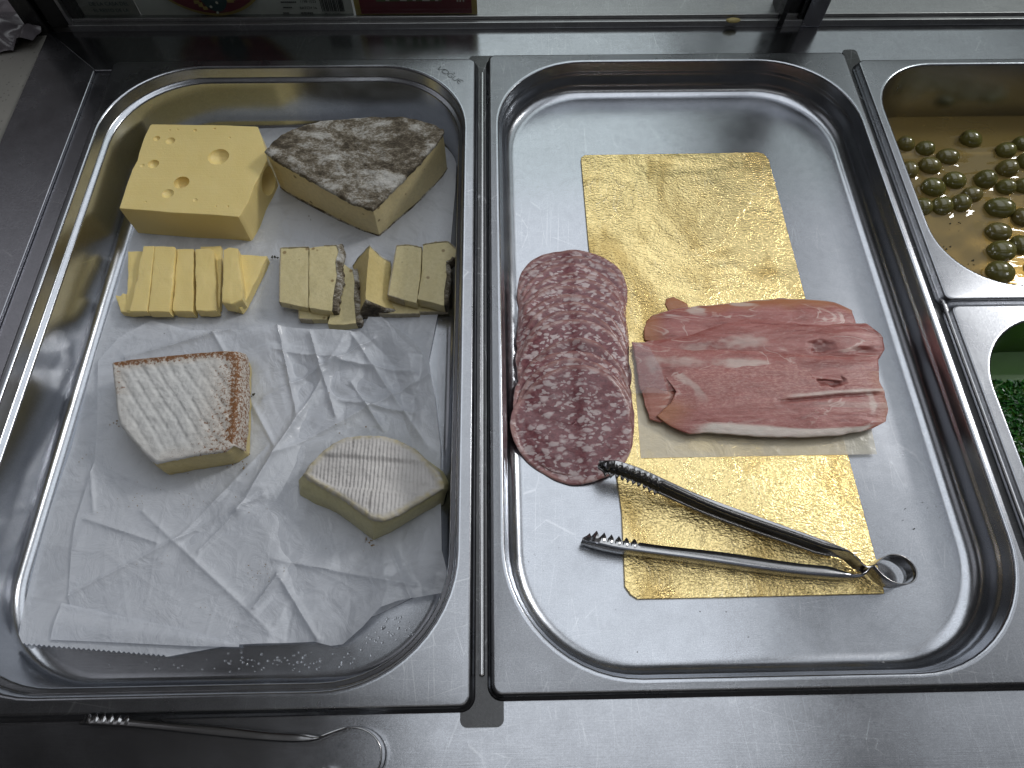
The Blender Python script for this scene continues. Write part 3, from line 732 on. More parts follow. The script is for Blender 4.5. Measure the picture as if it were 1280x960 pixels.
def standing_chunk():
    t=thing('rinded_cheese_slice','dark rinded chunk standing up with golden paste in the middle of the row','cheese slice',at(468,355,ZP),'slices cut from the grey rinded cheese')
    K=26; V=[];NS_=9
    ridge=resample([at(462,308,-33),at(460,330,-31),at(458,352,-31.5),at(457,375,-34)],K,False)
    left=resample([at(441,333,ZP+1),at(446,352,ZP+.5),at(449,372,ZP+.5),at(449,396,ZP+.5)],K,False)
    right=resample([at(488,328,ZP+7),at(487,345,ZP+5),at(490,366,ZP+4),at(499,389,ZP+2)],K,False)
    def sec(k,o=0.0):
        a,r,c=left[k],ridge[k],right[k]; out=[]
        for i in range(NS_): 
            f=i/NS_; p=[a[q]+(r[q]-a[q])*f for q in range(3)]; p[2]+=1.6*math.sin(PI*f); out.append(p)
        for i in range(NS_+1):
            f=i/NS_; p=[r[q]+(c[q]-r[q])*f for q in range(3)]; p[2]-=2.6*math.sin(PI*f)*(1-f*.3); out.append(p)
        return [(p[0]+.4*n3(p[0]*.2,p[1]*.2,1),p[1]+.3*n3(p[1]*.2,p[2]*.2,4),p[2]+.6*fbm(p[0]*.12,p[1]*.12,p[2]*.1)) for p in out]
    S_=[sec(k) for k in range(K)]; m=len(S_[0])
    V=[p for r in S_ for p in r]; Fc=[(k*m+i,k*m+i+1,(k+1)*m+i+1,(k+1)*m+i) for k in range(K-1) for i in range(m-1)]
    b0=len(V)
    for k in range(K): V+= [(S_[k][0][0],S_[k][0][1],ZP),(S_[k][-1][0],S_[k][-1][1],ZP)]
    for k in range(K-1):
        Fc.append((k*m,(k+1)*m,b0+2*(k+1),b0+2*k)); Fc.append((k*m+m-1,b0+2*k+1,b0+2*k+3,(k+1)*m+m-1))
    Fc.append(tuple(range(m))+(b0+1,b0)); e=(K-1)*m; Fc.append(tuple(e+i for i in range(m))[::-1]+(b0+2*K-2,b0+2*K-1))
    build('paste',V,Fc,M['soft_paste'],t,angle=55)
    # rind over the near end and along the far end
    for (k0,dy,nm) in ((K-1,-1,1.0),(0,1,.6)):
        P=S_[k0]; V=[];Fc=[]; q=len(P)
        for (off,dz,sh) in ((.3,.5,1.02),(-1.0*nm,.9,1.03),(-2.0*nm,.2,1.02)):
            for p in P: V.append((p[0],p[1]+dy*(-off)*1.0+.35*n3(p[0]*.5,p[2]*.4,off),p[2]+dz*(1 if nm==1 else .6)+.5*n3(p[0]*.4,1,off)))
        for r_ in range(4):
            f=(r_+1)/4
            for p in P: V.append((p[0],p[1]+dy*(2.2*nm)+.5*n3(p[0]*.3,f*3,2),p[2]+(ZP-p[2])*f))
        rows=len(V)//q
        for r_ in range(rows-1):
            for i in range(q-1): Fc.append((r_*q+i,r_*q+i+1,(r_+1)*q+i+1,(r_+1)*q+i))
        build('rind',V,Fc,M['grey_rind'],t,angle=60)
standing_chunk()
rslice('low pale piece under the slices at the right of the row',[(478,368),(505,370),(526,380),(524,392),(500,392.5),(474,392)],-53,ZP,[((3,4,5),.6)],seed=6)
rslice('pale slice with thin rind all round, right of the dark standing chunk',[(496,307.5),(510,306),(527,309.5),(526,340),(521,379),(505,375),(485,368.5),(490,340)],-43,-51,[((5,6,7,0,1,2),.7)],seed=7)
rslice('flat pale piece beneath the rightmost rinded slice',[(520,374),(557,378),(560,389),(540,390),(522,390)],-54,ZP,[((2,3,4),.6)],seed=8)
rslice('rightmost pale slice with a ragged grey rind near the pan wall',[(528.5,306),(545,303),(560,302),(571,312),(569,323),(558,330),(559,345),(556,364),(556,382),(540,378),(522,374),(527,340)],-42,-52,[((0,1,2,3),.7),((3,4,5,6,7,8),3.2)],seed=9)

# ---------------------------------------------------------------- big grey rinded wedge
tw=[(332,189,-14),(338,181,-13.5),(350,170,-13),(365,162,-12.5),(400,152,-12),(441,148.5,-12),(470,146.5,-11.5),(500,146,-11),(528,151,-11.5),(546,157,-11.5),(554,163,-12),(548,174,-13),(530,195,-15),(505,222,-18),(486,240,-20),(475,252,-21.5),(465,261,-22.5),(440,252,-21.5),(410,236,-19),(380,219,-17),(355,205,-15.5),(340,196,-14.5)]
bw={0:(349,229),10:(554,216),16:(474,299),21:(353,236),11:(548,226),12:(536,240),13:(514,262),14:(494,281),15:(482,291),17:(450,289),18:(420,273),19:(392,257),20:(368,245)}
top=[at(*p) for p in tw]; bot=[]
for i,p in enumerate(top):
    if i in bw and i in (16,21,10,12,18): q=at(*bw[i],ZP); bot.append(q)
    else: bot.append((p[0],p[1],ZP))
# smooth the free bottoms between the pinned ones
top=[(p[0],p[1],p[2]) for p in top]
bot=[(p[0],p[1],ZP-.5) for p in top]
V,Fc,info,cc,N=cheese_loft(top,bot,N=180,rows=10,caps=8,rr=1.0,amp=.45,sc_=.06,sink=2.6)
tw_=thing('rinded_cheese_wedge','large pale cheese wedge with grey mouldy rind on top','cheese',(cc[0],cc[1],ZP))
build('paste',V,Fc,M['wedge_paste'],tw_)
NR=240
def drop_w(f,x,y):
    # back arc of the wheel keeps its rind the whole way down, cut faces only a ragged lip
    back=1.0 if WB[int(f*NR)%NR] else 0.0
    return 60*back+(1-back)*(2.6+2.2*abs(n3(x*.16,y*.16,4))+1.0*n3(x*.6,y*.6,1))
pr=resample([p+(float(i),) for i,p in enumerate(top)],NR)
L0=[0]
per=[math.dist(top[i],top[(i+1)%len(top)]) for i in range(len(top))]; tot=sum(per); cut0=sum(per[:10])/tot
WB=[(i/NR)<cut0*.985 and (i/NR)>.012 for i in range(NR)]
V,Fc,At=rind_shell(top,bot,drop_w,N=NR,caps=34,thick=1.3,amp=.9,seed=3,zf=lambda x,y,s,i:.8*fbm(x*.06,y*.09,2))
build('rind',V,Fc,M['grey_rind'],tw_,angle=70)
# thin rind line where the cut faces meet the paper
b=MB(); pts=resample([p for p in bot[10:]]+[bot[0]],120,False)
V=[];Fc=[]
for i,p in enumerate(pts):
    L=math.hypot(p[0]-cc[0],p[1]-cc[1]); ox,oy=(p[0]-cc[0])/L,(p[1]-cc[1])/L
    w=.7+.5*n3(p[0]*.4,p[1]*.4,6); h=2.2+.9*n3(p[0]*.25,p[1]*.25,9)
    V+=[(p[0]-ox,p[1]-oy,ZP+h),(p[0]+ox*w,p[1]+oy*w,ZP+h*.7),(p[0]+ox*(w+.3),p[1]+oy*(w+.3),ZP+.1)]
for i in range(len(pts)-1):
    for k in range(2): Fc.append((3*i+k,3*i+k+1,3*(i+1)+k+1,3*(i+1)+k))
build('rind',V,Fc,M['grey_rind'],tw_)

# ---------------------------------------------------------------- white square-cut cheese
zt=-30
tw=[(141,453,zt),(165,449.5,zt),(200,446,zt+1),(240,442,zt+1),(275,439,zt+1.5),(292,440,zt+1),(297,447,zt),(297,470,zt+.5),(296,500,zt+1),(294,530,zt+1),(291,555,zt+.5),(280,563,zt),(255,566,zt-1),(225,571,zt-2.5),(196,577,zt-4),(185,568,zt-4),(168,550,zt-3),(152,530,zt-2),(148,515,zt-1.5),(146,492,zt-1),(143,470,zt)]
top=[at(*p) for p in tw]
botpx={5:(312,452),6:(314,460),7:(314,485),8:(314,510),9:(313,540),10:(312,568),11:(298,578),12:(270,583),13:(240,588),14:(211,594),15:(200,584)}
bot=[]
for i,p in enumerate(top):
    if i in botpx: q=at(*botpx[i],ZP); bot.append((q[0],q[1],ZP-.4))
    else: bot.append((p[0],p[1],ZP-.4))
V,Fc,info,cc,N=cheese_loft(top,bot,N=170,rows=9,caps=8,rr=1.0,amp=.6,sc_=.12,bulge=1.2,sink=3.2)
wc=thing('white_rind_cheese','square cut cheese with white bloomy rind and rusty brown edges','cheese',(cc[0],cc[1],ZP))
build('paste',V,Fc,M['soft_paste'],wc)
per=[math.dist(top[i],top[(i+1)%len(top)]) for i in range(len(top))]; tot=sum(per)
cum=[sum(per[:i])/tot for i in range(len(top)+1)]
def drop_c(f,x,y):
    if f<cum[4]: base_=20                         # far side rind
    elif f<cum[10]: base_=19+3*n3(x*.2,y*.2,1)     # right side rind
    elif f<cum[14]: base_=1.6+1.0*n3(x*.3,y*.3,2)
    else: base_=2.6+1.2*n3(x*.25,y*.25,3)
    return base_
def zf_c(x,y,s,i):
    u=(x*.80+y*.60); w=(x*.60-y*.80)
    g_=math.sin(2*PI*(u/8.2)+1.4*n3(x*.03,y*.03,5)); g_=-max(0,g_-.15)
    fade=1-sstep(.8,1,s)
    return (.6*g_+.6*fbm(x*.12,y*.12,6)+.25*fbm(x*.4,y*.4,2))*fade
def at_c(x,y,s,i,f):
    fr=i/240
    e=sstep(.70,1.0,s)
    w_=1.0 if fr<cum[4] else (1.0 if fr<cum[10] else (.35 if fr<cum[14] else .15))
    if fr>cum[19]: w_=.5
    r=sstep(at(238,500,zt)[0]-6,at(290,500,zt)[0],x)*.8
    v_=e*w_ if f==0 else w_*.55
    if cum[5]<=fr<cum[10] and f>0: v_=.7
    return min(1,max(v_,r*.75))
V,Fc,At=rind_shell(top,bot,drop_c,N=240,caps=60,thick=1.1,amp=.35,seed=9,out=2.6,zf=zf_c,attr=at_c)
build('rind',V,Fc,M['white_rind'],wc,angle=70,attrs={'brown':At})

# ---------------------------------------------------------------- ribbed brie
tw=[(382,592,-38),(386,582,-37),(400,567,-36),(416,555,-35),(432,547,-34.5),(452,545,-34),(473,545,-34),(494,550,-34),(513,559,-34),(530,573,-34),(545,590,-33),(553,604,-33),(552,611,-33.5),(540,617,-33),(520,629,-31),(498,642,-29.5),(480,649,-29),(466,647,-29),(452,637,-30),(430,622,-33),(405,607,-36),(388,598,-38)]
bp=[(374,605),None,None,None,None,None,None,None,None,None,(553,590),(558,602),(558,612),(554,630),(530,641),(505,655),(488,666),(467,676),(448,660),(420,640),(395,630),(375,618)]
top=[at(*p) for p in tw]; bot=[]
for p,q in zip(top,bp):
    if q: w=at(*q,ZP); bot.append((w[0],w[1],ZP-.4))
    else: bot.append((p[0],p[1]+2,ZP-.4))
V,Fc,info,cc,N=cheese_loft(top,bot,N=170,rows=10,caps=8,rr=1.0,amp=.5,sc_=.09,bulge=2.5,sink=3.4)
bc=thing('ribbed_soft_cheese','five sided piece of soft cheese with ribbed white rind and sagging ivory sides','cheese',(cc[0],cc[1],ZP))
build('paste',V,Fc,M['brie_paste'],bc)
yA=at(473,573,-34)[1]; yB=at(473,612,-32)[1]
def zf_b(x,y,s,i):
    fade=1-sstep(.86,1,s)
    yy=y+ .12*(x-cc[0])
    band=-1.7*sstep(yA+2,yA-2,yy)-(-2.1)*sstep(yB+1.5,yB-1.5,yy)
    rib=.4*math.sin(2*PI*x/2.75+.25*n3(y*.1,x*.05,1)*3)
    crack=-1.6*math.exp(-((x-at(462,620,-31)[0]-.9*n3(y*.3,0,2))/.7)**2)*sstep(yB+1,yB-3,yy)
    crack+=-1.6*math.exp(-((x-at(440,557,-34)[0]-1.5*n3(y*.3,4,2))/.8)**2)*sstep(yA+4,yA+10,yy)
    return (rib*fade+band+crack)*(fade*.8+.2)
def at_b(x,y,s,i,f):
    return min(1,sstep(.88,1.0,s)*(.5+.6*n3(x*.3,y*.3,1)))
per=[math.dist(top[i],top[(i+1)%len(top)]) for i in range(len(top))]; tot=sum(per); cb=sum(per[:10])/tot
V,Fc,At=rind_shell(top,bot,lambda f,x,y:(22 if f<cb else 2.2+1.6*abs(n3(x*.45,y*.45,7))),N=300,caps=70,thick=1.5,amp=.55,seed=19,zf=zf_b,attr=at_b)
build('rind',V,Fc,M['brie_rind'],bc,angle=70,attrs={'brown':At})

# ---------------------------------------------------------------- crumbs
def crumbs(name,label,spots,mat,zf,seed):
    r=random.Random(seed); b=MB()
    for (u,v,spread,n,size) in spots:
        for _ in range(n):
            q=at(u+r.gauss(0,spread),v+r.gauss(0,spread*.6),zf); s=size*r.uniform(.4,1.3)
            V=[(q[0]+s*r.uniform(.5,1)*math.cos(a)*math.cos(e),q[1]+s*r.uniform(.5,1)*math.sin(a)*math.cos(e),zf+s*.6+s*.7*math.sin(e)) for a,e in ((0,0),(1.6,.2),(3.1,0),(4.7,-.2),(.5,1.4),(2,-1.4))]
            b.add(V,[(0,1,4),(1,2,4),(2,3,4),(3,0,4),(1,0,5),(2,1,5),(3,2,5),(0,3,5)])
    o=build(name,b.V,b.F,mat,loc=at(spots[0][0],spots[0][1],zf),smooth=False); return tag(o,label,'crumbs',kind='stuff')
crumbs('cheese_crumbs','loose brownish cheese crumbs scattered on the crumpled paper',[(325,715,12,26,.55),(170,620,22,16,.5),(240,625,30,16,.5),(120,570,12,8,.5),(330,640,15,10,.45),(420,720,30,10,.5),(467,678,9,22,.8),(300,580,10,12,.8),(460,700,20,5,.6),(210,740,60,14,.4),(150,530,6,8,.9),(445,530,25,8,.8),(290,760,20,8,.4)],M['crumb'],ZP+1.4,5)
crumbs('rind_crumbs','dark rind crumbs on the paper between the cheeses',[(318,494,1.5,9,1.1),(343,322,1.5,8,1.4),(388,273,3,4,.6),(372,345,5,4,.6),(200,420,30,5,.4),(490,700,3,3,.7)],M['dark_crumb'],ZP+1.5,6)

def droplets(name,label,spots,zf,seed):
    r=random.Random(seed); b=MB()
    for (u,v,su,sv,n,sz) in spots:
        for _ in range(n):
            q=at(u+r.gauss(0,su),v+r.gauss(0,sv),zf); V,F_=uvs((q[0],q[1],zf),sz*r.uniform(.35,1.2),1,r.uniform(.8,1.2),.45,10,8); b.add(V,F_)
    t=NT(name); t.pbr((1,1,1),.02,0,Transmission_Weight=1.0,IOR=1.33)
    o=build(name,b.V,b.F,t.m,loc=at(spots[0][0],spots[0][1],zf)); return tag(o,label,'droplets',kind='stuff')
droplets('water_droplets','tiny water droplets on the bare steel at the near end of the cheese pan',[(370,826,70,6,70,.8),(487,790,22,10,60,.8),(552,450,3,40,22,.7),(250,840,90,8,30,.6)],-D1+.05,21)
crumbs('floor_crumbs','tiny dark and pale specks on the floor of the meat pan',[(1142,661,1,1,1.0),(940,165,60,8,.45),(690,700,25,8,.4),(900,785,90,10,.45),(1150,640,18,8,.45)],M['dark_crumb'],-D2+.1,31)

# ---------------------------------------------------------------- gold board
Z2=-D2+.3
pts=[(726,197),(731,193.5),(800,192.5),(880,191.5),(948,190),(955,192),(961,199),(985,290),(1013,395),(1050,530),(1085,660),(1103,728),(1106,742),(1000,744.5),(900,747),(797,749),(788,743),(781,733),(777,640),(766,560),(750,430),(735,300)]
pw=[at(u,v,Z2+2.2) for u,v in pts]
b=MB(); b.prism(ccw([p[:2] for p in pw]),Z2,Z2+2.2)
o=build('gold_board',b.V,b.F,M['gold'],loc=(165,245,Z2),smooth=False); bevel(o,.35,2); tag(o,'embossed gold foil card board under the salami and ham','cake board')
ZG=Z2+2.3
# greaseproof sheet under the ham
Lq=pxl([(801,573),(797,520),(790,430)],ZG); Rq=pxl([(1096,568),(1090,541),(1070,470)],ZG); Tq=pxl([(790,430),(930,420),(1070,470)],ZG); Bq=pxl([(801,573),(900,571),(1000,569),(1096,568)],ZG)
sheet('greaseproof_sheet',Lq,Tq,Rq,Bq,80,50,ZG,M['under_paper'],'cream looking greaseproof sheet under the ham on the gold board','deli paper',lambda x,y,u,v:.3+.25*fbm(x*.03,y*.03,4))

# ---------------------------------------------------------------- salami
g='overlapping salami slices in the meat pan'
cTop=at(713,372,-20); NS=14
cB=(at(719,523,-14)); cT=at(716,362,-24)
cents=[]
for k in range(NS):
    f=k/(NS-5)*.64 if k<NS-4 else (.80,.87,.94,1.0)[k-NS+4]
    cents.append((cT[0]+(cB[0]-cT[0])*f+rnd.uniform(-1.0,1.0),cT[1]+(cB[1]-cT[1])*f+rnd.uniform(-.6,.6),43.0-1.4*math.sin(PI*f)+rnd.uniform(-.5,.9)))
cents[-1]=(cB[0],cB[1],43.0)
th=1.25
heights=[]   # (k) -> function
def under(k,x,y):
    # smooth stack height beneath slice k at x,y
    c=cents[k]; s=(cents[0][1]-cents[-1][1])/(NS-1)
    ch=math.sqrt(max(0,c[2]**2-(x-c[0])**2))
    near=c[1]-ch
    h=0
    for i in range(k):
        ci=cents[i]; dd=ci[2]**2-(x-ci[0])**2; ci_ch=math.sqrt(dd) if dd>0 else 0
        h+=sstep(-3,4,y-(ci[1]-ci_ch))
    return th*h
for k,(cx,cy,r) in enumerate(cents):
    NAn=96;NR_=20;V=[];Fc=[];rim=[]
    ph=rnd.uniform(0,9)
    def rad(a): return r*(1+0.022*math.sin(3*a+ph)+.035*n3(math.cos(a)*1.8+k,math.sin(a)*1.8,ph)+.012*n3(math.cos(a)*6,math.sin(a)*6,k))
    last=k==NS-1
    for j in range(NR_+1):
        for i in range(NAn):
            a=2*PI*i/NAn; rr_=rad(a)*(j/NR_); x=cx+rr_*math.cos(a); y=cy+rr_*math.sin(a)
            z=Z2+.9+ (2.0 if x>at(727,400,-28)[0] else 2.0*sstep(-14,0,x-at(727,400,-28)[0]))
            z+=.06*max(0,24-x)**2
            z+=under(k,x,y)+ .6*fbm(x*.06+k*3,y*.06,k*.7)*(j/NR_) +.9*n3(x*.05,y*.12,k*2.2)*(j/NR_)**2
            if k>=NS-4: z+=.5+.5*fbm(x*.04,y*.04,5+k)
            V.append((x,y,z)); rim.append(sstep(.90,.985,j/NR_)*(.55+.6*n3(x*.12,y*.12,k)))
    for j in range(NR_):
        for i in range(NAn):
            i2=(i+1)%NAn; Fc.append((j*NAn+i,(j+1)*NAn+i,(j+1)*NAn+i2,j*NAn+i2))
    o=build('salami_slice',V,Fc,M['salami'],loc=(cx,cy,Z2+1),angle=70,attrs={'rim':rim}); solidify(o,.8,-1)
    lab='whole round salami slice on top at the near end, under the tip of the tongs' if last else ('salami slice at the very back and bottom of the row, farthest from the tongs' if k==0 else 'thin salami slice sandwiched in the middle of the overlapping row, only its far edge showing')
    tag(o,lab,'salami slice',g)

# ---------------------------------------------------------------- ham
def ham(label,T,B,L,Rr,z,crown,pale=0.0,fatf=None,darkf=None,orf=None,seed=0,nu=150,nv=56,tiltz=0):
    Lq=pxl(L,z);Tq=pxl(T,z);Rq=pxl(Rr,z);Bq=pxl(B,z)
    G,Fc=coons(Lq,Tq,Rq,Bq,nu,nv); V=[];fa=[];da=[];oa=[]
    for k,q in enumerate(G):
        u=(k%nu)/(nu-1); v=(k//nu)/(nv-1)
        x,y=q[0],q[1]
        edj=min(u,1-u)*6; e=sstep(0,1,min(1,edj))
        prof=math.sin(PI*min(1,max(0,v)))**.6
        x+=1.0*n3(y*.12+seed,u*2,seed)*(1 if (u<.03 or u>.97) else .2); y+=.9*n3(x*.09,seed*3,v)*(1 if (v<.05 or v>.95) else .3)
        zz=z+crown*prof*(.45+.55*e)+tiltz*v+.45*fbm(x*.03+seed,y*.09,seed)+.2*fbm(x*.12,y*.25,seed+4)
        if darkf: zz-=2.4*darkf(u,v,x,y)
        V.append((x,y,zz)); 
        fa.append(max(fatf(u,v,x,y) if fatf else 0,(.45+.4*n3(x*.08,1,seed))*sstep(.955,.99,v))); da.append(darkf(u,v,x,y) if darkf else 0); oa.append(orf(u,v,x,y) if orf else 0)
    cx=sum(p[0] for p in V)/len(V); cy=sum(p[1] for p in V)/len(V)
    o=build('ham_slice',V,Fc,M['ham'],loc=(cx,cy,z),angle=70,attrs={'fat':fa,'dark':da,'orange':oa,'pale':[(max(0,min(1,pale+.35*n3(p[0]*.03,p[1]*.06,seed)))*(1-.85*sstep(.03,-.03,((k//nu)/(nv-1))-(.44+.34*((k%nu)/(nu-1)-.48)) ) if seed==4 else 1)) if pale else 0 for k,p in enumerate(V)]}); solidify(o,1.0,-1)
    return tag(o,label,'ham slice','folded cured ham slices on greaseproof paper')
zh=ZG+.8
# small scrap at the far left
ham('small orange scrap of ham fat at the far left of the ham',[(832,374),(842,371),(852,376)],[(836,388),(848,390),(862,386)],[(836,388),(831,380),(832,374)],[(862,386),(859,380),(852,376)],ZG+.5,.8,orf=lambda u,v,x,y:.9,seed=8,nu=40,nv=20)
ham('back slice of folded ham with an orange brown outer edge',
    [(808,402),(815,394),(842,386),(900,380),(970,373),(1015,374.5),(1042,377.5),(1064,387)],
    [(806,425),(850,436),(950,438),(1060,424)],[(806,425),(804,412),(808,402)],[(1060,424),(1068,404),(1064,387)],zh,3.8,seed=1,
    orf=lambda u,v,x,y:min(1,.85*sstep(.70,.95,v+.1*n3(x*.05,0,1))*sstep(.12,.5,u)*(1-.4*sstep(.8,1,u))+.8*sstep(.13,.03,u)),
    fatf=lambda u,v,x,y:.65*sstep(.55,.85,n3(x*.06,y*.2,3)+.45)*sstep(.6,.9,v)*sstep(.45,.3,abs(u-.35)*2))
def fat2(u,v,x,y):
    a=sstep(.10,.02,math.hypot((u-.43)*.75,(v-.42)*.5)+.04*n3(x*.15,y*.3,1))
    b_=sstep(.10,.02,math.hypot((u-.22)*.9,(v-.33)*.4)+.05*n3(x*.2,y*.3,2))
    return min(1,.45*a+.3*b_)
ham('dark red folded ham slice second from the back with a frayed right end',
    [(808,427),(860,420),(905,402),(935,397),(990,402),(1020,405),(1062,404),(1082,404),(1095,413)],
    [(800,445),(860,452),(960,455),(1050,452),(1098,450)],[(800,445),(800,434),(808,427)],[(1098,450),(1104,438),(1103,424),(1095,413)],zh+2.2,4.0,seed=2,fatf=fat2,
    darkf=lambda u,v,x,y:.8*sstep(.07,.02,math.hypot((u-.74)*1.0,(v-.36)*.35)+.02*n3(x*.3,y*.3,1))+.7*sstep(.06,.01,math.hypot((u-.92)*.8,(v-.25+.6*(u-.92))*.45)))
def fat3(u,v,x,y):
    a=sstep(.09,.03,math.hypot((u-.44)*.6,(v-.62-.25*(u-.44))*.55)+.03*n3(x*.15,y*.3,1))
    b_=sstep(.08,.02,math.hypot((u-.2)*.7,(v-.6)*.5)+.03*n3(x*.2,y*.3,2))
    c_=sstep(.05,.01,math.hypot((u-.07)*.9,(v-.55)*.2)+.03*n3(x*.2,y*.2,5))
    return min(1,.6*a+.4*b_+.4*c_)
ham('middle ham slice with pale fat flecks crossing the whole row',
    [(790,427),(840,431),(880,433),(940,437),(1010,443),(1060,446),(1098,444)],
    [(800,488),(850,490),(950,492),(1050,486),(1098,482)],[(800,488),(795,460),(790,427)],[(1098,482),(1096,462),(1098,444)],zh+4.0,3.6,seed=3,fatf=fat3,pale=.25)
def fat4(u,v,x,y):
    bottom=sstep(.17+.06*n3(x*.02,3,1),.12,v)*sstep(.14,.26,u)*sstep(.985,.93,u)
    tend=sstep(.05,.012,abs(v-(.50+.34*(u-.48)))+.02*n3(x*.1,y*.1,3))*sstep(.50,.56,u)
    lf=sstep(.035,.01,abs(u-(.10+.05*math.sin(v*5)))+.015*n3(x*.2,y*.2,1))*sstep(.35,.6,v)
    b3=sstep(.022,.006,abs(u-(.93))+.006*n3(x*.2,y*.2,1))*sstep(.3,.4,v)*sstep(.66,.6,v)
    b4=sstep(.05,.02,abs(v-.44-.05*(u-.7))+.025*n3(x*.07,y*.07,9))*sstep(.62,.72,u)*.5
    return min(1,bottom+.6*sstep(.03,.008,abs(v-(.50+.34*(u-.48)))+.01*n3(x*.1,y*.1,3))*sstep(.50,.60,u)+.45*lf+.45*b3+.5*b4)
def dark4(u,v,x,y):
    gl=.75*sstep(.028,.008,abs(v-(.455+.34*(u-.48))))*sstep(.46,.56,u)*sstep(.99,.95,u)
    return max(gl,0)+(1-gl)*.95*sstep(.055,.028,math.hypot((u-.76)*.62,(v-.78)*.42)+.018*n3(x*.25,y*.25,1))*(1-.9*sstep(.02,.0,abs(v-.76+.02*n3(x*.1,2,2))))
ham('front ham slice with a torn hole and a white fat border along its near edge',
    [(826,458),(850,448),(900,449),(960,447),(1030,452),(1098,462)],
    [(820,520),(836,532),(862,544),(880,541),(912,543),(960,547),(1010,547),(1055,544),(1090,536)],
    [(820,520),(838,505),(845,490),(832,474),(826,458)],[(1090,536),(1106,528),(1109,512),(1104,492),(1098,478),(1098,462)],zh+5.4,3.8,seed=4,fatf=fat4,darkf=dark4,
    orf=lambda u,v,x,y:.75*sstep(.16,.02,u)*sstep(.5,.2,v)+.35*sstep(.93,1,u),nv=80,nu=190,pale=.75)
# thin left flap under the interleaf
ham('thin rosy ham flap under the clear film at the left edge',[(790,432),(812,436),(834,452)],[(812,524),(826,528),(836,525)],[(812,524),(800,482),(790,432)],[(836,525),(846,500),(834,452)],zh+3.5,1.2,seed=6,nu=50,nv=50,orf=lambda u,v,x,y:.3)
Lq=pxl([(790,492),(786,455),(786,428)],ZG+9);Tq=pxl([(786,428),(800,430),(812,434)],ZG+9);Rq=pxl([(835,492),(826,460),(812,434)],ZG+9);Bq=pxl([(790,492),(812,491),(835,492)],ZG+9)
sheet('clear_film_corner',Lq,Tq,Rq,Bq,30,30,ZG+9,M['interleaf'],'corner of clear film between the salami and the ham','film',lambda x,y,u,v:.3*fbm(x*.05,y*.05,4))

# ---------------------------------------------------------------- tongs
def tong_arm(path,W,flange,teeth,zb,side,tilt=0.0,n=150,ft=.0,tip_len=.2,taper_end=.12):
    """path: xy polyline tip->spring, side=+1/-1: direction the flanges point"""
    P=resample(path,n,False); V=[];Fc=[];m=8
    for i,p in enumerate(P):
        f=i/(n-1); a=P[max(0,i-1)];c=P[min(n-1,i+1)]; d=Vector((c[0]-a[0],c[1]-a[1])).normalized(); nx,ny=-d.y*side,d.x*side
        w=W*(.62+.38*sstep(0,.06,f)) *(1-.25*sstep(1-taper_end,1,f))
        fl=flange*(1-sstep(1-taper_end*1.6,1-taper_end*.5,f))*(.92+.08*math.cos(f*12))
        if f<tip_len:
            tt=(f/tip_len*teeth)%1; fl=flange*.55+flange*.75*(1-abs(2*tt-1))
        if f<.015: fl*=.5
        z0=zb(f); z1=z0+w; bow=.8
        prof=[(fl,z0+.2),(fl*.5,z0-.0),(.6,z0+.1),(0,z0+1.0),(-bow*.5,(z0+z1)/2),(0,z1-1.0),(.6,z1-.1),(fl,z1-.2)]
        for (o_,z) in prof: V.append((p[0]+nx*o_,p[1]+ny*o_,z))
    for i in range(n-1):
        for k in range(m-1): Fc.append((i*m+k,i*m+k+1,(i+1)*m+k+1,(i+1)*m+k))
    return V,Fc
def loop_strip(path,zb,W,n=90):
    P=resample(path,n,False); V=[];Fc=[]
    for i,p in enumerate(P):
        f=i/(n-1); w=W(f); z=zb(f)
        for k in range(5): V.append((p[0],p[1],z+w*k/4))
    for i in range(n-1):
        for k in range(4): Fc.append((i*5+k,i*5+k+1,(i+1)*5+k+1,(i+1)*5+k))
    return V,Fc
ZT=-12.5
def xy(L,z): return [at(u,v,z)[:2] for u,v in L]
tg=thing('serving_tongs','thin steel tongs lying open on the gold board, tip on the salami','tongs',(150,95,ZG))
P1=chaikin(xy([(748,579),(790,588),(850,612),(930,641),(1000,666),(1055,686),(1070,696),(1082,708),(1094,706)],ZT),2,False)
V,Fc=tong_arm(P1,16.0,6.0,11,lambda f:ZT-13+9.5*(1-sstep(0,.45,f)),-1,tip_len=.24)
o=build('arm',V,Fc,M['tong_steel'],tg,angle=50); solidify(o,.7,0)
P2=chaikin(xy([(728,674),(760,684),(800,690),(880,700),(960,712),(1030,719),(1075,721),(1085,716),(1091,708)],ZT),2,False)
V,Fc=tong_arm(P2,16.0,6.0,7,lambda f:ZT-13,1,tip_len=.19)
o=build('arm',V,Fc,M['tong_steel'],tg,angle=50); solidify(o,.7,0)
P3=chaikin(xy([(1094,706),(1102,698),(1112,693),(1126,695),(1139,704),(1145,716),(1142,727),(1132,731),(1118,730),(1104,722),(1097,714),(1091,708)],ZT),2,False)
V,Fc=loop_strip(P3,lambda f:ZT-13,lambda f:15.0)
o=build('spring_loop',V,Fc,M['tong_steel'],tg,angle=60); solidify(o,.7,0)
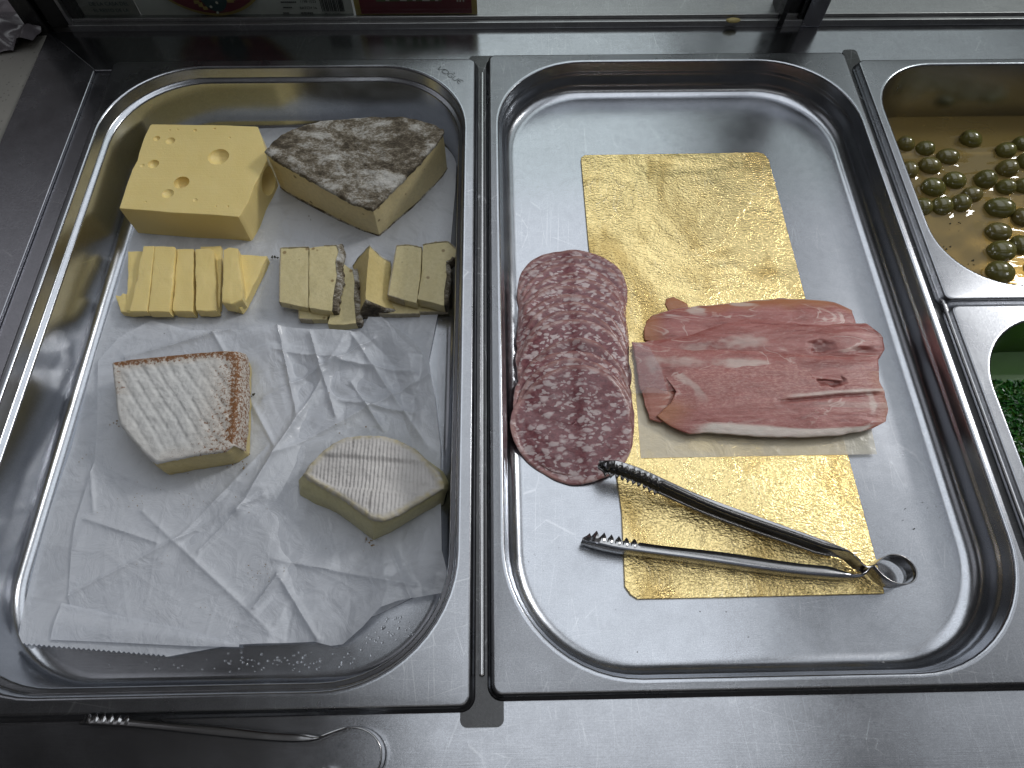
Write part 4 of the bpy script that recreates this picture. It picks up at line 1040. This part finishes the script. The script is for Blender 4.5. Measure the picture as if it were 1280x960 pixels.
# second tongs on the front plate
ZQ=ZC+14
tg2=thing('serving_tongs','dark steel tongs resting on the counter in front of the cheese pan','tongs',(-150,-20,ZC))
P1=chaikin(xy([(82,898),(170,901),(260,898),(400,900),(450,906)],ZC+8),2,False)
P1=chaikin(xy([(92,905),(150,907),(250,918),(330,926),(388,928),(410,918),(430,911)],ZQ),2,False)
V,Fc=tong_arm(P1,11.5,4.5,7,lambda f:ZQ-12,1,tip_len=.2)
o=build('arm',V,Fc,M['tong_steel'],tg2,angle=50); solidify(o,.7,0)
P3=chaikin(xy([(430,911),(445,909),(460,914),(472,925),(477,940),(474,960),(462,975),(445,980),(425,975),(400,962)],ZQ),2,False)
V,Fc=loop_strip(P3,lambda f:ZQ-12,lambda f:12.0)
o=build('spring_loop',V,Fc,M['tong_steel'],tg2,angle=60); solidify(o,.7,0)
P2=chaikin(xy([(80,1010),(200,1000),(320,985),(370,975),(400,962)],ZQ),2,False)
V,Fc=tong_arm(P2,11.5,4.5,7,lambda f:ZQ-12,-1,tip_len=.2)
o=build('arm',V,Fc,M['tong_steel'],tg2,angle=50); solidify(o,.7,0)

# ---------------------------------------------------------------- olives
OL=[(55,130,50,50,0),(160,155,50,42,10),(283,200,65,45,10),(410,105,65,50,25),(75,270,47,55,0),(185,250,65,50,15),(320,330,65,50,10),(205,370,75,48,5),(150,470,45,60,0),(248,470,60,58,0),(350,455,60,55,5),(418,405,60,42,-10),(485,325,62,60,20),(600,165,58,50,0),(688,128,55,45,-10),(607,265,60,57,0),(600,365,55,50,20),(694,360,48,50,0),(712,225,45,50,0),(565,480,80,55,15),(690,530,50,62,10),(560,610,70,45,10),(575,715,72,65,10),(680,680,52,60,0),(570,830,80,50,8),
    (790,170,55,50,0),(800,300,60,50,20),(780,440,55,60,0),(820,560,70,50,10),(770,800,60,50,0),(860,700,60,55,10),(880,250,55,50,30),(900,430,60,55,10)]
ZBR=-57.0
oliv=[]
t0=None
def olive_mesh():
    nu,nv=28,18; V=[];st=[]
    for j in range(nv+1):
        a=PI*j/nv
        for i in range(nu):
            t=2*PI*i/nu; x=-math.cos(a); r=math.sin(a)**.92
            x*=1.28
            if j==0: r=.0
            d=-.10*math.exp(-(a/.22)**2)
            V.append(((x-d)*1.0,r*math.cos(t),r*math.sin(t))); st.append(math.exp(-(a/.17)**2))
    Fc=[(j*nu+i,j*nu+(i+1)%nu,(j+1)*nu+(i+1)%nu,(j+1)*nu+i) for j in range(nv) for i in range(nu)]
    me=bpy.data.meshes.new('olive'); me.from_pydata([Vector(v)*S for v in V],[],Fc); me.update()
    for p in me.polygons: p.use_smooth=True
    a=me.attributes.new('stem','FLOAT','POINT'); a.data.foreach_set('value',st); me.materials.append(M['olive']); return me
om=olive_mesh()
OLL=['olive in the upper left corner of the brine','olive just right of the corner olive at upper left','olive with its dimple facing right in the upper left cluster','lone olive floating near the back wall of the pan','olive half hidden by the left pan wall, second one down','plump olive at the centre of the upper left cluster','olive below the dimpled one, rising from the cluster','elongated olive lying level in the left cluster','olive cut off by the pan wall at the lower left of the cluster','reddish olive at the bottom left of the cluster','olive with a curved bright rim at the bottom of the left cluster','small pale olive at the right tip of the left cluster','large shiny olive alone between the two clusters','olive at the top left of the right cluster','olive at the back by the photo edge, top of the right cluster','round olive second down in the right cluster','olive with a dark stem dimple, third down in the right cluster','olive cut by the photo edge beside the dimpled one','olive cut by the photo edge near the top of the right cluster','large oval olive below the right cluster','olive at the photo edge below the right cluster','flat looking olive under the bright curl of brine','biggest olive in the lower right group','olive at the photo edge in the lower right group','lowest olive, nearest the front rim of its pan']
for k,(zx,zy,a,b_,ang) in enumerate(OL):
    u=1120+zx/4.364; v=150+zy/4.364
    q=at(u,v,ZBR+3)
    mmpx=1/ (F/(CP[2]-ZBR)/1.13)
    ra=a/4.364*mmpx*1.10; rb=b_/4.364*mmpx*1.12
    r=min(max((ra+rb)/2,8.4),10.4)*.97
    o=bpy.data.objects.new('olive',om); COL.objects.link(o)
    o.location=Vector((q[0],q[1],ZBR+r*.22))*S; o.scale=(max(ra/1.28,r*.85)*1.0,r*.97,r*.97)
    el=abs(ra-rb)<6/4.364*mmpx
    o.rotation_euler=(rnd.uniform(-3,3),rnd.uniform(-.5,.5) if not el else rnd.uniform(.6,1.1),-math.radians(ang)+(PI if rnd.random()<.6 else 0)+(PI/2 if rb>ra*1.08 else 0))
    tag(o,'green '+OLL[k] if k<len(OLL) else 'green olive in the brine beyond the right edge of the photo','olive','green olives in brine')
    sx=o.scale[0]*1.28; ty=o.rotation_euler[1]
    oliv.append((q[0],q[1],math.hypot(sx*math.cos(ty),r*.97*math.sin(ty)),rb,o.rotation_euler[2],r))
# brine surface with menisci
x0,y0,x1,y1=in3
xs=[]; x=x0-.0
while x<x1: xs.append(x); x+=.9 if x<430 else 8
xs.append(x1)
ys=[]; y=y0
while y<y1: ys.append(y); y+=1.0
ys.append(y1)
V=[];Fc=[]
def clampin(x,y,ins=3.6,r=52):
    ax0,ay0,ax1,ay1=x0+ins,y0+ins,x1-ins,y1-ins
    x=max(ax0,min(ax1,x)); y=max(ay0,min(ay1,y))
    cx=max(ax0+r,min(ax1-r,x)); cy=max(ay0+r,min(ay1-r,y)); d=math.hypot(x-cx,y-cy)
    if d>r: x=cx+(x-cx)*r/d; y=cy+(y-cy)*r/d
    return x,y
for y in ys:
    for x in xs:
        X,Y=clampin(x,y); z=ZBR
        for (ox,oy,ra,rb,an,r) in oliv:
            dx=X-ox;dy=Y-oy
            if abs(dx)<26 and abs(dy)<26:
                ca,sa=math.cos(-an),math.sin(-an); ex=(dx*ca-dy*sa)/ra; ey=(dx*sa+dy*ca)/(r*.97)
                d=(math.hypot(ex,ey)-.95)*r
                z+=2.2*math.exp(-abs(d)/2.2)
        V.append((X,Y,ZBR+2.6*(1-math.exp(-(z-ZBR)/2.6))))
nx_=len(xs)
Fc=[(j*nx_+i,j*nx_+i+1,(j+1)*nx_+i+1,(j+1)*nx_+i) for j in range(len(ys)-1) for i in range(nx_-1)]
o=build('brine',V,Fc,M['brine'],loc=((x0+x1)/2,(y0+y1)/2,ZBR),angle=80); tag(o,'cloudy brown olive brine filling the small pan','brine')
crumbs('brine_flecks','dark flecks floating in the olive brine',[(1196,280,6,8,.9),(1182,310,3,4,1.2),(1212,330,5,5,.8),(1220,215,3,3,.7),(1240,300,4,3,.7)],M['dark_crumb'],ZBR-.2,8)
# solid floor of cloudy brine just beneath, so the deep pan reads as murky
# ---------------------------------------------------------------- herbs
x0,y0,x1,y1=in4; ZH=-46
pts=[clampin(x,y) for x,y in rrect(x0+3.4,y0+3.4,x1-3.4,y1-3.4,52)]
b=MB(); b.prism(ccw(rrect(x0+3.2,y0+3.2,x1-3.2,y1-3.2,50)),ZH-2,ZH)
o=build('herb_oil',b.V,b.F,M['herb_oil'],loc=((x0+x1)/2,(y0+y1)/2,ZH-2),smooth=False); tag(o,'green oil around the chopped herbs','herb oil')
b=MB(); r=random.Random(3)
yb=at(1270,478,ZH)[1]
for k in range(5200):
    x=r.uniform(x0+5,x0+75) if k<4300 else r.uniform(x0+75,x1-8); y=r.uniform(y0+12,yb+2); 
    X,Y=clampin(x,y,8,48); 
    if abs(X-x)+abs(Y-y)>.01: continue
    z=ZH-1+r.uniform(0,7)*(.3+.7*sstep(yb+3,yb-18,y))
    L=r.uniform(2.2,6.5); W=L*r.uniform(.25,.6); a=r.uniform(0,2*PI); tl=r.gauss(0,.45); rl=r.gauss(0,.6)
    mt=Matrix.Rotation(a,3,'Z')@Matrix.Rotation(tl,3,'Y')@Matrix.Rotation(rl,3,'X')
    pts=[(-L/2,0,0),(-L/5,W/2,.4),(L/4,W/2.4,.2),(L/2,0,-.4),(L/4,-W/2.2,.3),(-L/5,-W/2,.5),(0,0,-.3)]
    b.add([tuple(mt@Vector(p)+Vector((x,y,z))) for p in pts],[(6,0,1),(6,1,2),(6,2,3),(6,3,4),(6,4,5),(6,5,0)])
o=build('chopped_herbs',b.V,b.F,M['herb'],loc=((x0+x1)/2,(y0+y1)/2,ZH),angle=50); tag(o,'wet dark green chopped herbs in the pan at the right edge','herbs',kind='stuff')

# ---------------------------------------------------------------- back of the counter: rail, glass, posts, signs
YR=YB1
b=MB(); b.box((XL0+22,YR+.3,ZC-4),(1500,YR+7.5,-3.6)); b.box((XL0+22,YR+5.2,-3.5),(1500,YR+7.4,-.5))
o=build('glass_rail',b.V,b.F,M['rail'],loc=(0,YR+4,ZC-4),smooth=False); bevel(o,.5,2); tag(o,'scuffed pale metal rail along the back of the counter','rail')
b=MB(); b.box((XL0+24,YR+8.2,-4.2),(1500,YR+11.2,210))
def pane(x0,x1,label):
    b=MB(); b.box((x0,YR+8.7,-4.3),(x1,YR+11.2,190)); o=build('glass_screen',b.V,b.F,M['glass'],loc=((x0+x1)/2,YR+10,-4.3),smooth=False); tag(o,label,'glass screen','glass screens along the counter')
def post(x0,x1,label,H=260):
    t=thing('screen_post',label,'post',((x0+x1)/2,YR+5,ZC),'metal posts of the glass screen')
    w=x1-x0
    b=MB(); b.box((x0,YR-2,ZC+.1),(x0+w*.12,YR+30,H)); b.box((x0+w*.45,YR+2,ZC+.1),(x0+w*.55,YR+30,H)); o=build('channel_side',b.V,b.F,M['dark_steel'],t,smooth=False); bevel(o,.6,2)
    b=MB(); b.box((x0+w*.12+.2,YR+7,ZC+.1),(x0+w*.45-.2,YR+28,H)); build('channel_back',b.V,b.F,M['dark_steel'],t,smooth=False)
    b=MB(); b.box((x0+w*.55+.2,YR-1,ZC+.1),(x1,YR+28,H)); o=build('cover_strip',b.V,b.F,M['frame_steel'],t,smooth=False); bevel(o,.8,2)
xa=aty(973,27,YR)[0]; xb=aty(1027,27,YR)[0]
post(xa,xb,'grooved metal screen post standing behind the shallow meat pan')
xc=at(36,40,ZC)[0]; xd=at(104,38,ZC)[0]
t=thing('screen_post','thick dark corner post at the far left of the counter','post',((xc+xd)/2,YR+5,ZC),'metal posts of the glass screen')
b=MB(); b.box((xc,YR+.5,ZC-8),(xc+(xd-xc)*.36,YR+32,260)); o=build('post_body',b.V,b.F,M['dark_steel'],t,smooth=False); bevel(o,1.5,2)
b=MB(); b.box((xc+(xd-xc)*.4,YR+6,ZC+.2),(xd,YR+30,260)); o=build('channel_back',b.V,b.F,M['gap'],t,smooth=False)
b=MB(); b.box((xd-(xd-xc)*.18,YR+1,ZC+.2),(xd-(xd-xc)*.12,YR+5.9,260)); o=build('edge_strip',b.V,b.F,M['rail'],t,smooth=False)
pane(xd+1,xa-1,'clear glass pane with labels and cards behind it')
pane(xb+1,900,'clear glass pane right of the grooved metal post')
YS=YR+13.5
def disc(c,r,y,mat,name,parent,t=.6,sx=1,n=64):
    pts=[(c[0]+r*sx*math.cos(2*PI*i/n),c[2]+r*math.sin(2*PI*i/n)) for i in range(n)]
    V=[(x,y,z) for x,z in pts]+[(x,y+t,z) for x,z in pts]; Fc=[tuple(range(n)),tuple(range(n,2*n))[::-1]]+[(i,n+i,n+(i+1)%n,(i+1)%n) for i in range(n)]
    return build(name,V,Fc,mat,parent,smooth=False)
def rectp(u0,v0,u1,v1,y,mat,name,parent,t=.5,topz=None):
    p=aty(u0,v1,y);q=aty(u1,v1,y); z1=topz if topz is not None else aty((u0+u1)/2,v0,y)[2]; z0=p[2]
    b=MB(); b.box((p[0],y,z0),(q[0],y+t,z1)); return build(name,b.V,b.F,mat,parent,smooth=False)
cb=aty(273,20.5,YS); rR=62
rl=thing('round_label','round dark red card with a gold rim standing behind the glass','card',(cb[0],YS,cb[2]))
cc_=(cb[0],YS,cb[2]+rR)
disc(cc_,rR,YS+1.2,M['gold_print'],'gold_rim',rl); disc(cc_,rR-3.0,YS+.5,M['maroon'],'red_face',rl)
V=[];r=random.Random(4)
disc((cc_[0]+2,0,cc_[2]-rR*.62),rR*.30,YS-.2,M['teal'],'dark_figure',rl,sx=.7)
for (dx,dz,w,h) in ((-17,-49,5,3),(-14,-52,4,4),(-11,-55,4,3),(14,-48,6,5),(18,-46,4,4)): 
    b=MB(); b.box((cc_[0]+dx,YS-.5,cc_[2]+dz),(cc_[0]+dx+w,YS-.1,cc_[2]+dz+h)); build('gold_mark',b.V,b.F,M['gold_print'],rl,smooth=False)
for (dx,dz) in ((-3,-52),(4,-48),(-38,-43),(1,-58)): 
    V2,F2=uvs((cc_[0]+dx,YS-.6,cc_[2]+dz),1.3,1,.3,1,8,6); build('pale_dot',V2,F2,M['pale_print'],rl)
# white sheet with print and barcode
ws=thing('printed_label','white printed label sheet with a barcode behind the glass','label',(aty(390,25,YS)[0],YS+3,aty(390,25,YS)[2]))
rectp(180,0,444,24,YS+3,M['label_white'],'label_sheet',ws,.5,topz=75)
b=MB(); r=random.Random(11)
p0=aty(403,14.5,YS+2.5); p1=aty(431,14.5,YS+2.5); x=p0[0]
while x<p1[0]:
    w=r.choice((.35,.5,.8)); b.box((x,YS+2.4,p0[2]),(x+w,YS+2.8,p0[2]+24)); x+=w+r.choice((.35,.5,.8))
build('barcode_bars',b.V,b.F,M['ink'],ws,smooth=False)
def text(s,u,v,y,size,mat,parent,name='printed_text',topz=0):
    cu=bpy.data.curves.new('t','FONT'); cu.body=s; cu.size=size; cu.extrude=.05
    o=bpy.data.objects.new('t',cu); COL.objects.link(o); bpy.context.view_layer.update()
    me=bpy.data.meshes.new_from_object(o.evaluated_get(bpy.context.evaluated_depsgraph_get())); bpy.data.objects.remove(o,do_unlink=True)
    q=aty(u,v,y); V=[(q[0]+p.co.x,y-p.co.z,q[2]+p.co.y) for p in me.vertices]; Fc=[tuple(p.vertices) for p in me.polygons]
    return build(name,V,Fc,mat,parent,smooth=False)
text('1198 1023',375,3.5,YS+2.7,3.6,M['ink'],ws)
text('BATCH 16',375,11.5,YS+2.7,3.6,M['ink'],ws)
text('1 198102 312345',402,18,YS+2.7,2.6,M['ink'],ws)
b=MB()
for (u0,v0,w) in ((351,3,14),(354,9.5,8),(354,16.5,4),(376,16.5,11),(376,18.5,9)):
    q=aty(u0,v0,YS+2.5); r_=random.Random(int(u0*v0)); x=q[0]
    while x<q[0]+w: 
        l=r_.uniform(.8,2.2); b.box((x,YS+2.5,q[2]-.5),(x+l,YS+2.8,q[2]+.6)); x+=l+.35
build('small_print',b.V,b.F,M['ink'],ws,smooth=False)
gs=thing('grey_label','grey film label with smudged dark lettering beside the corner post','label',(aty(150,22,YS)[0],YS+4,aty(150,22,YS)[2]))
rectp(108,0,179,24,YS+4,M['grey_print'],'label_sheet',gs,.5,topz=75)
text('EL RESTO DE LA',118,15,YS+3.6,4.6,M['teal'],gs); text('DE LA CASA DEL',112,7,YS+3.6,5,M['teal'],gs)
fc=thing('framed_card','maroon card with a gold border behind the glass','card',(aty(520,22,YS)[0],YS,aty(520,22,YS)[2]))
zc=34
rectp(446,0,597,21.5,YS+1,M['gold_print'],'gold_border',fc,.8,topz=zc)
rectp(452,0,590,17.5,YS+.4,M['maroon'],'maroon_face',fc,.5,topz=zc-3)
rectp(470,-30,552,1.8,YS,M['green_print'],'picture',fc,.3,topz=zc-8)
b=MB()
for (u0,w) in ((482,5),(500,9),(516,4),(528,10),(544,4)):
    q=aty(u0,1.2,YS-.2); b.box((q[0],YS-.3,q[2]),(q[0]+w*.7,YS-.1,q[2]+6))
build('picture_blocks',b.V,b.F,M['pale_print'],fc,smooth=False)
b=MB()
for u0 in (571,574.5,578.5): q=aty(u0,2.2,YS); b.box((q[0],YS,q[2]),(q[0]+1.3,YS+.3,q[2]+3))
build('small_print',b.V,b.F,M['pale_print'],fc,smooth=False)
# dried cheese scrap stuck on the rail
q=at(917,26,-3); V2,F2=uvs((q[0],q[1]+1,-3.2),7,1,.45,.3,20,8); V2=[(x,y+.8*n3(x,y,z),z) for x,y,z in V2]
o=build('cheese_scrap',V2,F2,simple('dried cheese',(.40,.32,.12),.5),loc=(q[0],q[1],-3.5)); tag(o,'small dried yellow scrap stuck on the rail left of the post','scrap')
# crumpled plastic on the worktop, top left
G,Fc=coons([(-560,520),(-560,640)],[(-560,640),(-418,640)],[(-424,560),(-418,640)],[(-560,520),(-500,545),(-424,560)],60,40)
V=[(x,y,-12+9*abs(fbm(x*.02,y*.03,1))+10*crease(x,y,1.6,2)) for x,y in [(g_[0],g_[1]) for g_ in G]]
o=build('plastic_bag',V,Fc,M['film'],loc=(-490,580,-12),angle=60); tag(o,'crumpled dark plastic bag on the speckled worktop at top left','bag')

# ---------------------------------------------------------------- light
def area(name,loc,rot,sx,sy,power,col=(1,1,1)):
    l=bpy.data.lights.new(name,'AREA'); l.shape='RECTANGLE'; l.size=sx; l.size_y=sy; l.energy=power; l.color=col
    o=bpy.data.objects.new(name,l); COL.objects.link(o); o.location=loc; o.rotation_euler=rot; return o
def panel(x0,x1,y0,y1,z,rad,col=(1,1,1)):
    A=(x1-x0)*(y1-y0); return area('ceiling_and_fill_light',((x0+x1)/2,(y0+y1)/2,z),(0,0,0),x1-x0,y1-y0,rad*PI*A,col)
panel(-.34,.95,-.30,3.9,2.0,1.6,(.92,.96,1.0))
panel(1.27,3.0,-.3,3.9,2.0,.85,(.92,.96,1.0))
panel(-3.0,-1.25,.3,2.1,2.0,.42,(.95,.95,1.0))  # added dim panel, gives the left plate its grey reflection
# added fill strip over the front, for near cheese faces and brine glints
panel(-.6,1.3,-1.02,-.90,1.75,2.5,(1,.98,.95))
# lamp high at the far right, behind the counter
kl=area('key_lamp',(2.3,1.35,1.7),(0,0,0),.45,.45,48*PI*.2025,(1,.985,.96))
kl.rotation_euler=(Vector((0,.25,0))-Vector((2.3,1.35,1.7))).to_track_quat('-Z','Y').to_euler()
w=bpy.data.worlds.new('World'); sc.world=w; w.use_nodes=True; nt=w.node_tree; nt.nodes.clear()
wo=nt.nodes.new('ShaderNodeOutputWorld'); bg=nt.nodes.new('ShaderNodeBackground'); tc=nt.nodes.new('ShaderNodeTexCoord')
nz=nt.nodes.new('ShaderNodeTexNoise'); nz.inputs['Scale'].default_value=2.2; nz.inputs['Detail'].default_value=2
cr=nt.nodes.new('ShaderNodeValToRGB'); cr.color_ramp.elements[0].position=.38; cr.color_ramp.elements[0].color=(.006,.006,.007,1); cr.color_ramp.elements[1].position=.66; cr.color_ramp.elements[1].color=(.06,.057,.055,1)
nt.links.new(tc.outputs['Generated'],nz.inputs['Vector']); nt.links.new(nz.outputs['Fac'],cr.inputs[0]); nt.links.new(cr.outputs[0],bg.inputs[0]); nt.links.new(bg.outputs[0],wo.inputs[0])
sc.view_settings.view_transform='Standard'; sc.view_settings.look='None'; sc.view_settings.exposure=0; sc.view_settings.gamma=1
sc.cycles.max_bounces=8; sc.cycles.transparent_max_bounces=12; sc.cycles.use_denoising=True
